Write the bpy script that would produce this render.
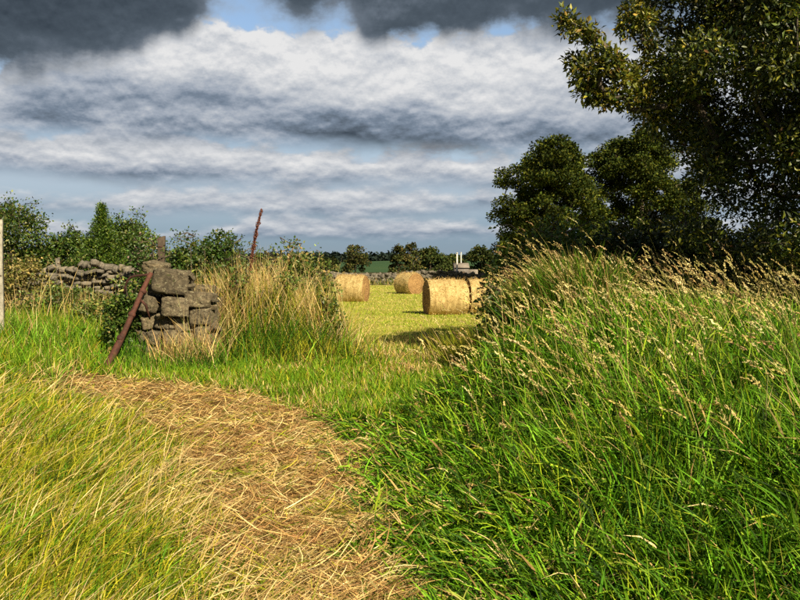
import bpy, math, random
import numpy as np

# ------------------------------------------------------------------ camera, sky, sun, exposure
for o in list(bpy.data.objects):
    bpy.data.objects.remove(o)
scene = bpy.context.scene
COL = scene.collection
R = math.radians
rng = np.random.default_rng(7)
random.seed(7)

F = 850.0            # focal length in photo pixels (800 wide)
HOR = 265.0          # horizon row in the photo
EYE = 1.65
cam_data = bpy.data.cameras.new('camera')
cam_data.sensor_width = 36.0
cam_data.lens = 36.0 * F / 800.0
cam_data.clip_start = 0.05
cam_data.clip_end = 20000
cam = bpy.data.objects.new('camera', cam_data)
COL.objects.link(cam)
cam.location = (0, 0, EYE)
cam.rotation_euler = (R(90) - math.atan((300 - HOR) / F), 0, 0)
scene.camera = cam

SUN_AZ = R(148)      # clockwise from +Y (the view direction): behind the camera, to the right
SUN_EL = R(37)
sun_data = bpy.data.lights.new('sun', 'SUN')
sun_data.energy = 5.0
sun_data.angle = R(0.53)
sun_data.color = (1.0, 0.86, 0.62)
sun = bpy.data.objects.new('sun', sun_data)
COL.objects.link(sun)
sdir = (math.sin(SUN_AZ) * math.cos(SUN_EL), math.cos(SUN_AZ) * math.cos(SUN_EL), math.sin(SUN_EL))
from mathutils import Vector, Matrix
sun.rotation_euler = Vector(sdir).to_track_quat('Z', 'Y').to_euler()
sun.location = (0, 0, 30)

scene.view_settings.view_transform = 'Standard'
scene.view_settings.look = 'None'
scene.view_settings.gamma = 1.0
scene.view_settings.exposure = 1.0
scene.view_settings.use_curve_mapping = False
scene.cycles.use_denoising = False
scene.cycles.max_bounces = 6
scene.cycles.transparent_max_bounces = 8
scene.cycles.sample_clamp_indirect = 6.0


class NT:
    """tiny helper round a node tree"""
    def __init__(self, tree):
        self.t = tree

    def n(self, kind, **kw):
        nd = self.t.nodes.new(kind)
        for k, v in kw.items():
            setattr(nd, k, v)
        return nd

    def put(self, sock, v):
        if isinstance(v, bpy.types.NodeSocket):
            self.t.links.new(v, sock)
        elif v is not None:
            sock.default_value = v

    def m(self, op, a, b=None, c=None, clamp=False):
        nd = self.n('ShaderNodeMath', operation=op, use_clamp=clamp)
        for i, v in enumerate((a, b, c)):
            self.put(nd.inputs[i], v)
        return nd.outputs[0]

    def noise(self, vec, scale=5.0, detail=4.0, rough=0.5, dist=0.0, col=False):
        nd = self.n('ShaderNodeTexNoise')
        self.put(nd.inputs['Vector'], vec)
        nd.inputs['Scale'].default_value = scale
        nd.inputs['Detail'].default_value = detail
        nd.inputs['Roughness'].default_value = rough
        nd.inputs['Distortion'].default_value = dist
        return nd.outputs[1] if col else nd.outputs[0]

    def ramp(self, fac, stops, interp='LINEAR'):
        nd = self.n('ShaderNodeValToRGB')
        cr = nd.color_ramp
        cr.interpolation = interp
        while len(cr.elements) < len(stops):
            cr.elements.new(0.5)
        for e, (p, c) in zip(cr.elements, stops):
            e.position = p
            e.color = (c, c, c, 1) if not hasattr(c, '__len__') else (c[0], c[1], c[2], 1)
        self.put(nd.inputs[0], fac)
        return nd.outputs[0]

    def mix(self, fac, a, b, blend='MIX'):
        nd = self.n('ShaderNodeMix', data_type='RGBA', blend_type=blend)
        self.put(nd.inputs[0], fac)
        for s, v in ((nd.inputs[6], a), (nd.inputs[7], b)):
            if not isinstance(v, bpy.types.NodeSocket) and len(v) == 3:
                v = (v[0], v[1], v[2], 1)
            self.put(s, v)
        return nd.outputs[2]

    def xyz(self, x, y, z):
        nd = self.n('ShaderNodeCombineXYZ')
        for i, v in enumerate((x, y, z)):
            self.put(nd.inputs[i], v)
        return nd.outputs[0]

    def smooth(self, v, lo, hi, a=0.0, b=1.0):
        nd = self.n('ShaderNodeMapRange', interpolation_type='SMOOTHSTEP')
        self.put(nd.inputs[0], v)
        for i, x in enumerate((lo, hi, a, b)):
            self.put(nd.inputs[i + 1], x)
        return nd.outputs[0]


def build_world():
    w = bpy.data.worlds.new('World')
    scene.world = w
    w.use_nodes = True
    t = NT(w.node_tree)
    w.node_tree.nodes.clear()
    out = t.n('ShaderNodeOutputWorld')
    sky = t.n('ShaderNodeTexSky', sky_type='NISHITA')
    sky.sun_disc = False
    sky.sun_elevation = SUN_EL
    sky.sun_rotation = SUN_AZ
    sky.altitude = 200
    sky.air_density = 1.0
    sky.dust_density = 0.05
    sky.ozone_density = 0.7
    bg_sky = t.n('ShaderNodeBackground')
    w.node_tree.links.new(sky.outputs[0], bg_sky.inputs[0])
    bg_sky.inputs[1].default_value = 0.068
    tc = t.n('ShaderNodeTexCoord')
    sep = t.n('ShaderNodeSeparateXYZ')
    w.node_tree.links.new(tc.outputs['Generated'], sep.inputs[0])
    x, y, z = sep.outputs
    zc = t.m('MAXIMUM', z, 0.0)
    az = t.m('ARCTAN2', x, y)
    dn = t.m('ADD', zc, 0.16)

    def field(up, seed, s1, sq, wid=1.5, rough=0.60):
        d_ = t.m('ADD', dn, up) if up else dn
        return t.noise(t.xyz(t.m('MULTIPLY', az, wid), t.m('MULTIPLY', t.m('LOGARITHM', d_, 2.718), sq), seed), s1, 8.0, rough, 0.0)

    def c0(v, k):
        return t.m('MULTIPLY', t.m('SUBTRACT', v, 0.5), k)
    # billows, and the same billows a little higher up: the difference is the light on their tops
    h0, h1 = field(0.0, 1.9, 4.5, 1.0), field(0.012, 1.9, 4.5, 1.0)
    g0, g1 = field(0.0, 7.7, 11.0, 0.9), field(0.005, 7.7, 11.0, 0.9)
    lit = t.m('ADD', t.m('MULTIPLY', t.m('SUBTRACT', h0, h1), 1.25), t.m('MULTIPLY', t.m('SUBTRACT', g0, g1), 0.95))
    edge = t.m('ADD', c0(h0, 0.06), c0(g0, 0.045))

    def bump(a0, ra, s):
        d_ = t.m('ABSOLUTE', t.m('DIVIDE', t.m('SUBTRACT', az, a0), ra))
        return t.smooth(d_, 0.0, 1.0, s, 0.0)
    # rows of cloud one behind the other, the farthest lowest: base, top, soft edges, tone of belly and of crown
    thin = t.mix(t.smooth(zc, 0.015, 0.10), (0.12, 0.24, 0.40), (0.46, 0.55, 0.66))
    col, clear = thin, None
    rows = [
        # base  wander  top   wander soft  belly  crown  extra (az, width, shift of top, shift of base)
        (0.030, 0.016, 0.056, 0.050, 0.010, 0.56, 0.86, [(-0.28, 0.14, -0.02, 0.0)]),
        (0.058, 0.034, 0.090, 0.070, 0.012, 0.50, 0.82, [(0.15, 0.2, 0.01, 0.0)]),
        (0.090, 0.036, 0.136, 0.070, 0.009, 0.48, 0.88, [(-0.3, 0.25, 0.016, 0.0), (0.2, 0.2, -0.012, 0.0)]),
        (0.130, 0.034, 0.246, 0.050, 0.009, 0.34, 0.92, [(-0.47, 0.11, -0.075, 0.0), (0.12, 0.22, 0.016, 0.0), (-0.28, 0.12, 0.020, 0.0), (-0.12, 0.12, 0.012, 0.0), (0.25, 0.22, 0.0, -0.014)]),
    ]
    for k, (b0, bw, t0, tw, soft, belly, crown, ex) in enumerate(rows):
        nb = t.noise(t.xyz(t.m('MULTIPLY', az, 1.0), 2.0 + k, 0.0), 3.0, 3.0, 0.5)
        nt = t.noise(t.xyz(t.m('MULTIPLY', az, 1.0), 20.0 + k * 3, 0.0), 4.5, 4.0, 0.6)
        base = t.m('ADD', b0, c0(nb, bw))
        top = t.m('ADD', t.m('ADD', t0, c0(nt, tw)), t.m('MULTIPLY', edge, 0.55 + 0.25 * k))
        for (a0, ra, dt, db) in ex:
            if dt:
                top = t.m('ADD', top, bump(a0, ra, dt))
            if db:
                base = t.m('ADD', base, bump(a0, ra, db))
        eb = t.m('ADD', zc, t.m('MULTIPLY', edge, 0.35))
        m_top = t.smooth(t.m('SUBTRACT', top, zc), -soft * 0.3, soft)
        m_bot = t.smooth(t.m('SUBTRACT', eb, base), -0.006 - 0.002 * k, 0.010 + 0.004 * k)
        mask = t.m('MULTIPLY', m_top, m_bot)
        v = t.m('DIVIDE', t.m('SUBTRACT', eb, base), t.m('MAXIMUM', t.m('SUBTRACT', top, base), 0.004), clamp=True)
        tone = t.smooth(v, -0.05, 0.75, belly, crown)
        if k == 3:   # grey hollows in the great bank of cloud
            tone = t.m('ADD', tone, t.smooth(field(0.0, 33.5, 2.4, 1.3), 0.40, 0.62, 0.03, -0.26))
            tone = t.m('ADD', tone, t.m('ADD', bump(-0.32, 0.30, 0.10), bump(0.10, 0.14, 0.06)))
        tone = t.m('ADD', tone, t.m('ADD', t.m('MULTIPLY', lit, 1.0), c0(g0, 0.18)), clamp=True)
        cc = t.ramp(tone, [(0.0, (0.045, 0.062, 0.085)), (0.22, (0.12, 0.155, 0.20)), (0.42, (0.225, 0.285, 0.37)), (0.60, (0.42, 0.475, 0.56)),
                           (0.80, (0.66, 0.69, 0.735)), (1.0, (0.93, 0.93, 0.93))])
        if k < 2:
            cc = t.mix(0.24 - 0.10 * k, cc, (0.32, 0.41, 0.52))
        col = t.mix(mask, col, cc)
        open_ = t.m('SUBTRACT', 1.0, mask)
        clear = open_ if clear is None else t.m('MULTIPLY', clear, open_)
    # the dark sheet overhead, hanging lower to the left, ragged along its edge
    b5 = 0.250
    base = t.m('ADD', b5, t.m('ADD', bump(-0.55, 0.36, -0.060), t.m('ADD', bump(-0.185, 0.085, 0.042), t.m('ADD', bump(-0.07, 0.06, 0.026), bump(-0.32, 0.12, -0.022)))))
    base = t.m('ADD', base, t.m('MULTIPLY', edge, -1.5))
    m5 = t.smooth(t.m('SUBTRACT', zc, base), -0.012, 0.026)
    n5 = field(0.0, 14.2, 3.0, 1.0)
    tone5 = t.m('ADD', t.m('ADD', 0.19, t.m('ADD', c0(n5, 0.45), c0(h0, 0.30))), t.m('ADD', t.m('MULTIPLY', lit, 0.45), t.smooth(t.m('SUBTRACT', zc, base), 0.0, 0.045, 0.20, 0.0)))
    tone5 = t.m('ADD', tone5, t.smooth(zc, 0.35, 0.7, 0.0, 0.12), clamp=True)
    tone5 = t.m('ADD', tone5, bump(-0.55, 0.4, -0.05), clamp=True)
    c5 = t.ramp(tone5, [(0.0, (0.040, 0.056, 0.076)), (0.2, (0.090, 0.118, 0.150)), (0.45, (0.23, 0.275, 0.34)), (0.7, (0.5, 0.54, 0.60)), (1.0, (0.8, 0.82, 0.85))])
    col = t.mix(m5, col, c5)
    clear = t.m('MULTIPLY', clear, t.m('SUBTRACT', 1.0, m5))
    rift = t.m('MULTIPLY', clear, t.smooth(zc, 0.10, 0.19, 0.12, 0.98))
    ccol = col
    bg_cl = t.n('ShaderNodeBackground')
    t.put(bg_cl.inputs[0], ccol)
    bg_cl.inputs[1].default_value = 0.43
    mixs = t.n('ShaderNodeMixShader')
    t.put(mixs.inputs[0], rift)
    w.node_tree.links.new(bg_cl.outputs[0], mixs.inputs[1])
    w.node_tree.links.new(bg_sky.outputs[0], mixs.inputs[2])
    w.node_tree.links.new(mixs.outputs[0], out.inputs[0])


build_world()
scene.world.cycles.sampling_method = 'MANUAL'
scene.world.cycles.sample_map_resolution = 512

# ------------------------------------------------------------------ helpers
def px2(px, py, Y):
    """world point seen at a photo pixel, Y metres ahead (only used to choose where things stand)"""
    return np.array([(px - 400.0) / F * Y, Y, EYE + (HOR - py) / F * Y])


def X(px, Y):
    return (px - 400.0) / F * Y


def Z(py, Y):
    return EYE + (HOR - py) / F * Y


def lerp(a, b, t):
    return a + (b - a) * t


def smoothstep(a, b, x):
    t = np.clip((x - a) / (b - a), 0, 1)
    return t * t * (3 - 2 * t)


def vnoise(x, y, s=1.0, seed=0):
    """cheap smooth noise from summed sines, about -1..1"""
    x = np.asarray(x) * s
    y = np.asarray(y) * s
    a = np.sin(1.7 * x + 2.3 * y + seed) + np.sin(2.9 * x - 1.3 * y + 1.7 * seed + 1.0) + np.sin(-1.1 * x + 3.7 * y + 0.6 * seed + 2.0)
    b = np.sin(5.3 * x + 3.1 * y + 2.2 * seed) + np.sin(-4.1 * x + 6.1 * y + 0.9 * seed)
    return a / 3.0 * 0.7 + b / 2.0 * 0.3


def link(o, parent=None, label=None, category=None, group=None, kind=None):
    COL.objects.link(o)
    if parent is not None:
        o.parent = parent
    for k, v in (('label', label), ('category', category), ('group', group), ('kind', kind)):
        if v:
            o[k] = v
    return o


def empty(name, loc, label, category, group=None, rz=0.0, kind='thing'):
    o = bpy.data.objects.new(name, None)
    o.empty_display_size = 0.2
    o.location = [float(v) for v in loc]
    o.rotation_euler = (0, 0, rz)
    return link(o, None, label, category, group, kind)


def raw_mesh(name, V, polys, mat, col=None, smooth=False):
    """V (N,3); polys: list of (M,k) index arrays; col (N,3) point colours"""
    me = bpy.data.meshes.new(name)
    V = np.asarray(V, dtype=np.float32)
    polys = [np.asarray(p, dtype=np.int32) for p in polys if len(p)]
    loops = np.concatenate([p.ravel() for p in polys])
    tot = np.concatenate([np.full(len(p), p.shape[1], dtype=np.int32) for p in polys])
    start = np.concatenate([[0], np.cumsum(tot)[:-1]]).astype(np.int32)
    me.vertices.add(len(V))
    me.vertices.foreach_set('co', V.ravel())
    me.loops.add(len(loops))
    me.loops.foreach_set('vertex_index', loops)
    me.polygons.add(len(tot))
    me.polygons.foreach_set('loop_start', start)
    if smooth:
        me.polygons.foreach_set('use_smooth', np.ones(len(tot), dtype=bool))
    me.update(calc_edges=True)
    if col is not None:
        at = me.attributes.new('Col', 'FLOAT_COLOR', 'POINT')
        c = np.ones((len(V), 4), dtype=np.float32)
        c[:, :3] = col
        at.data.foreach_set('color', c.ravel())
    if mat is not None:
        me.materials.append(mat)
    return me


def obj(name, V, polys, mat, parent=None, col=None, smooth=False, **tags):
    return link(bpy.data.objects.new(name, raw_mesh(name, V, polys, mat, col, smooth)), parent, **tags)


class Acc:
    """collects pieces of one mesh"""
    def __init__(self):
        self.V, self.P, self.C, self.n = [], {}, [], 0

    def add(self, V, polys, col=None):
        V = np.asarray(V, dtype=np.float64).reshape(-1, 3)
        for p in polys:
            p = np.asarray(p, dtype=np.int64)
            if len(p):
                self.P.setdefault(p.shape[1], []).append(p + self.n)
        if col is not None:
            c = np.asarray(col, dtype=np.float64)
            self.C.append(np.broadcast_to(c, (len(V), 3)) if c.ndim == 1 else c)
        self.V.append(V)
        self.n += len(V)

    def obj(self, name, mat, parent=None, smooth=False, **tags):
        V = np.concatenate(self.V)
        if parent is not None:
            V = V - np.array(parent.location)
        C = np.concatenate(self.C) if self.C and sum(len(c) for c in self.C) == len(V) else None
        return obj(name, V, [np.concatenate(p) for p in self.P.values()], mat, parent, C, smooth, **tags)


def norm(v):
    return v / np.maximum(np.linalg.norm(v, axis=-1, keepdims=True), 1e-9)


def tube(acc, pts, rad, sides=6, col=None, cap=True):
    pts = np.asarray(pts, dtype=float)
    n = len(pts)
    rad = np.broadcast_to(np.asarray(rad, dtype=float), (n,))
    tan = norm(np.gradient(pts, axis=0))
    ref = np.array([0.31, 0.17, 0.93]) if abs(tan[0][2]) < 0.9 else np.array([1.0, 0.1, 0.0])
    a = norm(np.cross(tan, ref))
    b = np.cross(tan, a)
    th = np.arange(sides) / sides * 2 * np.pi
    ring = pts[:, None, :] + rad[:, None, None] * (np.cos(th)[None, :, None] * a[:, None, :] + np.sin(th)[None, :, None] * b[:, None, :])
    V = ring.reshape(-1, 3)
    i = np.arange(n - 1)[:, None] * sides
    j = np.arange(sides)[None, :]
    k = (j + 1) % sides
    Q = np.stack([i + j, i + k, i + sides + k, i + sides + j], -1).reshape(-1, 4)
    polys = [Q]
    if cap:
        e = np.array([[0, s + 1, s] for s in range(1, sides - 1)])
        polys.append(np.concatenate([e, (n - 1) * sides + e[:, ::-1]]))
    acc.add(V, polys, col)


def pick(cols, weights, n, jitter=0.18):
    cols = np.asarray(cols, dtype=float)
    w = np.asarray(weights, dtype=float)
    k = rng.choice(len(cols), n, p=w / w.sum())
    return cols[k] * np.exp(rng.normal(0, jitter, (n, 1))) * np.exp(rng.normal(0, jitter * 0.22, (n, 3)))


def blades(acc, root, L, W, az, th0, kap, K, col, curl=0.0, roll=1.2, stem=False):
    """N curved tapering grass blades; th0 lean from upright, kap bend along the blade"""
    N = len(root)
    if N == 0:
        return None
    L, W, az, th0, kap = [np.broadcast_to(np.asarray(v, dtype=float), (N,)) for v in (L, W, az, th0, kap)]
    curl = np.broadcast_to(np.asarray(curl, dtype=float), (N,))
    ds = L / K
    p = np.array(root, dtype=float)
    ph = rng.uniform(-roll, roll, N)
    cen, tan = [p.copy()], []
    for i in range(K):
        th = th0 + kap * (i + 0.5) / K
        a = az + curl * (i + 0.5) / K
        d = np.stack([np.sin(th) * np.cos(a), np.sin(th) * np.sin(a), np.cos(th)], -1)
        p = p + d * ds[:, None]
        cen.append(p.copy())
        tan.append(d)
    V = []
    for i in range(K):
        d = tan[i]
        a = az + curl * i / K
        s = np.stack([-np.sin(a), np.cos(a), np.zeros(N)], -1)
        nn = np.cross(d, s)
        side = s * np.cos(ph)[:, None] + nn * np.sin(ph)[:, None]
        t = i / K
        w = W * (0.55 if stem else (0.6 + 0.4 * min(1, t * 3)) * (1 - t ** 2.2 * 0.85))
        V.append(cen[i] - side * (w * 0.5)[:, None])
        V.append(cen[i] + side * (w * 0.5)[:, None])
    V.append(cen[K])
    V = np.stack(V, 1)                       # N, 2K+1, 3
    m = 2 * K + 1
    base = np.arange(N)[:, None] * m
    quads = [base + np.array([[2 * i, 2 * i + 1, 2 * i + 3, 2 * i + 2]]) for i in range(K - 1)]
    tri = base + np.array([[2 * K - 2, 2 * K - 1, 2 * K]])
    polys = ([np.concatenate(quads)] if quads else []) + [tri]
    acc.add(V.reshape(-1, 3), polys, np.repeat(col, m, axis=0))
    return cen[K], tan[-1]


def leaves(acc, pos, size, aspect, col, up=0.5, droop=0.0, fold=0.25, dirs=None):
    """N small folded leaves (two faces each)"""
    N = len(pos)
    d = norm(rng.normal(0, 1, (N, 3)) + (0 if dirs is None else dirs) - np.array([0, 0, droop]))
    nrm = norm(rng.normal(0, 1, (N, 3)) + np.array([0, 0, up * 2.0]))
    s = norm(np.cross(d, nrm))
    nrm = np.cross(s, d)
    L = np.broadcast_to(size, (N,))[:, None]
    w = L * aspect * 0.5
    b = pos
    tip = pos + d * L
    mid = pos + d * L * 0.45 + nrm * w * fold * 2
    V = np.stack([b, mid + s * w, tip, mid - s * w], 1)
    i = np.arange(N)[:, None] * 4
    acc.add(V.reshape(-1, 3), [np.concatenate([i + np.array([[0, 1, 2]]), i + np.array([[0, 2, 3]])])], np.repeat(col, 4, axis=0))


# ------------------------------------------------------------------ materials
MAT = {}


def new_mat(name):
    m = bpy.data.materials.new(name)
    m.use_nodes = True
    t = NT(m.node_tree)
    m.node_tree.nodes.clear()
    out = t.n('ShaderNodeOutputMaterial')
    MAT[name] = m
    return m, t, out


def leaf_mat(name, trans=0.35, rough=0.55, spec=0.25, tint=(1.1, 1.15, 0.6)):
    m, t, out = new_mat(name)
    at = t.n('ShaderNodeAttribute', attribute_name='Col')
    bs = t.n('ShaderNodeBsdfPrincipled')
    t.put(bs.inputs['Base Color'], at.outputs[0])
    bs.inputs['Roughness'].default_value = rough
    bs.inputs['Specular IOR Level'].default_value = spec
    tr = t.n('ShaderNodeBsdfTranslucent')
    t.put(tr.inputs[0], t.mix(1.0, at.outputs[0], tint, 'MULTIPLY'))
    mx = t.n('ShaderNodeMixShader')
    mx.inputs[0].default_value = trans
    m.node_tree.links.new(bs.outputs[0], mx.inputs[1])
    m.node_tree.links.new(tr.outputs[0], mx.inputs[2])
    m.node_tree.links.new(mx.outputs[0], out.inputs[0])
    return m


def rock_mat(name, base, light, dark, lichen=None, scale=6.0, bump=0.5, rough=0.9, island=True):
    m, t, out = new_mat(name)
    tc = t.n('ShaderNodeTexCoord')
    co = tc.outputs['Object']
    bs = t.n('ShaderNodeBsdfPrincipled')
    n1 = t.noise(co, scale, 8, 0.65)
    n2 = t.noise(co, scale * 5, 6, 0.7)
    c = t.mix(t.smooth(n1, 0.3, 0.7), dark, light)
    c = t.mix(t.smooth(n2, 0.35, 0.65, 0.0, 0.6), c, base)
    oi = t.n('ShaderNodeObjectInfo')
    c = t.mix(1.0, c, t.ramp(oi.outputs['Random'], [(0, 0.7), (0.5, 1.0), (1, (1.25, 1.2, 1.1))]), 'MULTIPLY')
    if lichen:
        n3 = t.noise(co, scale * 2.2, 6, 0.65, 0.3)
        c = t.mix(t.smooth(n3, 0.57, 0.62, 0.0, 0.8), c, lichen)
        n4 = t.noise(co, scale * 1.1, 5, 0.7, 0.8)
        c = t.mix(t.smooth(n4, 0.60, 0.66, 0.0, 0.85), c, (0.05, 0.06, 0.016))
        cr = t.n('ShaderNodeTexVoronoi', feature='DISTANCE_TO_EDGE')
        t.put(cr.inputs['Vector'], t.mix(0.12, co, t.noise(co, scale, 4, 0.6, 0, True)))
        cr.inputs['Scale'].default_value = 2.2
        c = t.mix(t.smooth(cr.outputs[0], 0.0, 0.03, 0.75, 0.0), c, dark)
    t.put(bs.inputs['Base Color'], c)
    bs.inputs['Roughness'].default_value = rough
    bs.inputs['Specular IOR Level'].default_value = 0.2
    bp = t.n('ShaderNodeBump')
    bp.inputs['Strength'].default_value = bump
    bp.inputs['Distance'].default_value = 0.02
    t.put(bp.inputs['Height'], t.m('ADD', n1, t.m('MULTIPLY', n2, 0.5)))
    m.node_tree.links.new(bp.outputs[0], bs.inputs['Normal'])
    m.node_tree.links.new(bs.outputs[0], out.inputs[0])
    return m


leaf_mat('grass_blade', 0.22, 0.6, 0.12)
leaf_mat('dry_straw', 0.18, 0.65, 0.2, (1.1, 1.0, 0.8))
leaf_mat('tree_leaf', 0.22, 0.45, 0.4)
leaf_mat('far_leaf', 0.12, 0.7, 0.1)
rock_mat('gritstone', (0.10, 0.082, 0.054), (0.21, 0.172, 0.11), (0.030, 0.025, 0.017), (0.28, 0.26, 0.165), 5.0, 0.9)
rock_mat('wall_stone', (0.14, 0.125, 0.10), (0.25, 0.22, 0.175), (0.05, 0.043, 0.033), (0.27, 0.26, 0.19), 4.0, 0.8)
rock_mat('bark', (0.09, 0.07, 0.05), (0.15, 0.125, 0.09), (0.035, 0.028, 0.02), None, 9.0, 0.8)
rock_mat('weathered_wood', (0.36, 0.34, 0.27), (0.50, 0.47, 0.38), (0.17, 0.15, 0.11), None, 12.0, 0.5)
rock_mat('dark_wood', (0.06, 0.045, 0.032), (0.09, 0.07, 0.05), (0.05, 0.035, 0.025), None, 12.0, 0.5)
rock_mat('rust', (0.062, 0.026, 0.019), (0.105, 0.040, 0.028), (0.022, 0.013, 0.011), None, 9.0, 0.6, 0.75)
rock_mat('pale_render', (0.16, 0.14, 0.13), (0.21, 0.19, 0.17), (0.10, 0.09, 0.08), None, 2.0, 0.2)
rock_mat('white_paint', (0.55, 0.53, 0.47), (0.62, 0.60, 0.54), (0.40, 0.38, 0.34), None, 6.0, 0.1, 0.5)
rock_mat('slate', (0.30, 0.27, 0.27), (0.40, 0.36, 0.35), (0.20, 0.18, 0.18), None, 3.0, 0.2)


def ground_mats():
    for name, cols, sc in (
            ('soil', [(0.2, (0.020, 0.020, 0.009)), (0.45, (0.035, 0.036, 0.011)), (0.62, (0.055, 0.045, 0.018)), (0.85, (0.09, 0.07, 0.03))], 1.3),
            ('trodden_straw', [(0.2, (0.10, 0.065, 0.025)), (0.45, (0.20, 0.14, 0.055)), (0.6, (0.30, 0.215, 0.09)), (0.85, (0.14, 0.13, 0.035))], 2.2),
            ('mown_field', [(0.25, (0.20, 0.22, 0.03)), (0.45, (0.29, 0.29, 0.05)), (0.6, (0.42, 0.35, 0.10)), (0.8, (0.24, 0.27, 0.04))], 0.5),
            ('far_pasture', [(0.3, (0.022, 0.050, 0.022)), (0.5, (0.032, 0.068, 0.026)), (0.7, (0.05, 0.08, 0.03))], 0.01)):
        m, t, out = new_mat(name)
        tc = t.n('ShaderNodeTexCoord')
        co = tc.outputs['Object']
        bs = t.n('ShaderNodeBsdfPrincipled')
        n1 = t.noise(co, sc, 6, 0.65, 0.4)
        n2 = t.noise(co, sc * 14, 6, 0.7)
        f = t.m('ADD', t.m('MULTIPLY', n1, 0.65), t.m('MULTIPLY', n2, 0.35))
        if name == 'mown_field':
            # mown swathes run away across the field
            sp = t.n('ShaderNodeSeparateXYZ')
            t.put(sp.inputs[0], co)
            u = t.m('ADD', t.m('MULTIPLY', sp.outputs[1], 1.0), t.m('MULTIPLY', sp.outputs[0], 0.35))
            wv = t.m('SINE', t.m('ADD', t.m('MULTIPLY', u, 1.5), t.m('MULTIPLY', n1, 5.0)))
            f = t.m('ADD', f, t.m('MULTIPLY', wv, 0.09))
        t.put(bs.inputs['Base Color'], t.ramp(f, cols))
        bs.inputs['Roughness'].default_value = 0.95
        bs.inputs['Specular IOR Level'].default_value = 0.1
        bp = t.n('ShaderNodeBump')
        bp.inputs['Strength'].default_value = 0.6
        bp.inputs['Distance'].default_value = 0.05
        t.put(bp.inputs['Height'], n2)
        m.node_tree.links.new(bp.outputs[0], bs.inputs['Normal'])
        m.node_tree.links.new(bs.outputs[0], out.inputs[0])


ground_mats()

# ------------------------------------------------------------------ the lie of the land
PATH_Y = np.array([1.5, 4.2, 5.5, 7.6, 9.0, 9.9, 10.7, 11.4, 12.2])
PATH_X = np.array([-0.16, -0.50, -0.76, -1.28, -1.80, -2.30, -2.95, -3.6, -4.6])
PATH_W = np.array([0.34, 0.38, 0.50, 0.74, 0.90, 0.98, 1.05, 0.9, 0.4])
EDGE_Y = np.array([0.0, 4.2, 6.0, 8.0, 9.5, 11.0, 13.0, 15.0, 18.0, 30.0])
EDGE_X = np.array([0.28, 0.12, -0.04, -0.30, -0.30, 0.14, 1.12, 1.85, 2.7, 5.2])


def bank_d(x, y):
    return x - np.interp(y, EDGE_Y, EDGE_X)


def height(x, y):
    x = np.asarray(x, dtype=float)
    y = np.asarray(y, dtype=float)
    near = 1 - smoothstep(17, 26, y)
    h = lerp(0.62, 0.80 - 0.14 * smoothstep(3.5, 6.0, x), smoothstep(7, 10, y)) * smoothstep(0.1, lerp(3.4, 2.4, smoothstep(7, 10, y)), bank_d(x, y)) * near
    h = h + 0.08 * np.exp(-(((x - 2.45) / 0.60) ** 2 + ((y - 12.7) / 0.9) ** 2))
    h = h + 0.42 * smoothstep(3.6, 7.5, -x) * smoothstep(9, 14, y) * (1 - smoothstep(20, 30, y))
    h = h + 0.50 * np.exp(-(((x + 2.3) / 1.2) ** 2 + ((y - 15.6) / 1.2) ** 2))
    h = h + 0.12 * np.exp(-(((x + 3.6) / 1.2) ** 2 + ((y - 13.8) / 1.0) ** 2))
    h = h + 0.10 * smoothstep(0.4, 2.2, np.interp(y, PATH_Y, PATH_X) - PATH_W_at(y) - x) * (1 - smoothstep(9, 12, y))
    h = h + 0.035 * vnoise(x, y, 0.9, 1.0) * (1 - smoothstep(20, 40, y))
    h = h - 0.0045 * np.maximum(y - 60, 0) * (1 - smoothstep(500, 900, y)) * 0.0
    return h


def PATH_W_at(y):
    return np.interp(y, PATH_Y, PATH_W)


def path_w(x, y):
    """1 on the trodden path, 0 off it"""
    d = np.abs(x - np.interp(y, PATH_Y, PATH_X)) - PATH_W_at(y)
    d = d + 0.26 * vnoise(x, y, 1.6, 4.0) + 0.16 * vnoise(x, y, 5.0, 2.0)
    w = 1 - smoothstep(-0.20, 0.22, d)
    return w * (1 - smoothstep(11.9, 12.6, y))


def grid(xs, ys, zoff=0.0, keep=None):
    gx, gy = np.meshgrid(xs, ys)
    V = np.stack([gx, gy, height(gx, gy) + zoff], -1).reshape(-1, 3)
    nx, ny = len(xs), len(ys)
    i = (np.arange(ny - 1)[:, None] * nx + np.arange(nx - 1)[None, :]).ravel()
    Q = np.stack([i, i + 1, i + nx + 1, i + nx], -1)
    if keep is not None:
        c = V[Q].mean(1)
        Q = Q[keep(c[:, 0], c[:, 1])]
        used, inv = np.unique(Q, return_inverse=True)
        V, Q = V[used], inv.reshape(-1, 4)
    return V, Q


def dens(a, b, n, p=1.0):
    return a + (b - a) * np.linspace(0, 1, n) ** p


xs = np.concatenate([-dens(16, 6000, 40, 3)[::-1], np.arange(-15.7, 15.9, 0.3), dens(16, 6000, 40, 3)])
ys = np.concatenate([-dens(4, 3000, 24, 3)[::-1], np.arange(-3.8, 30, 0.3), dens(30, 9000, 50, 3)])
V, Q = grid(xs, ys)
obj('ground', V, [Q], MAT['soil'], kind='structure', smooth=True)

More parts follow.
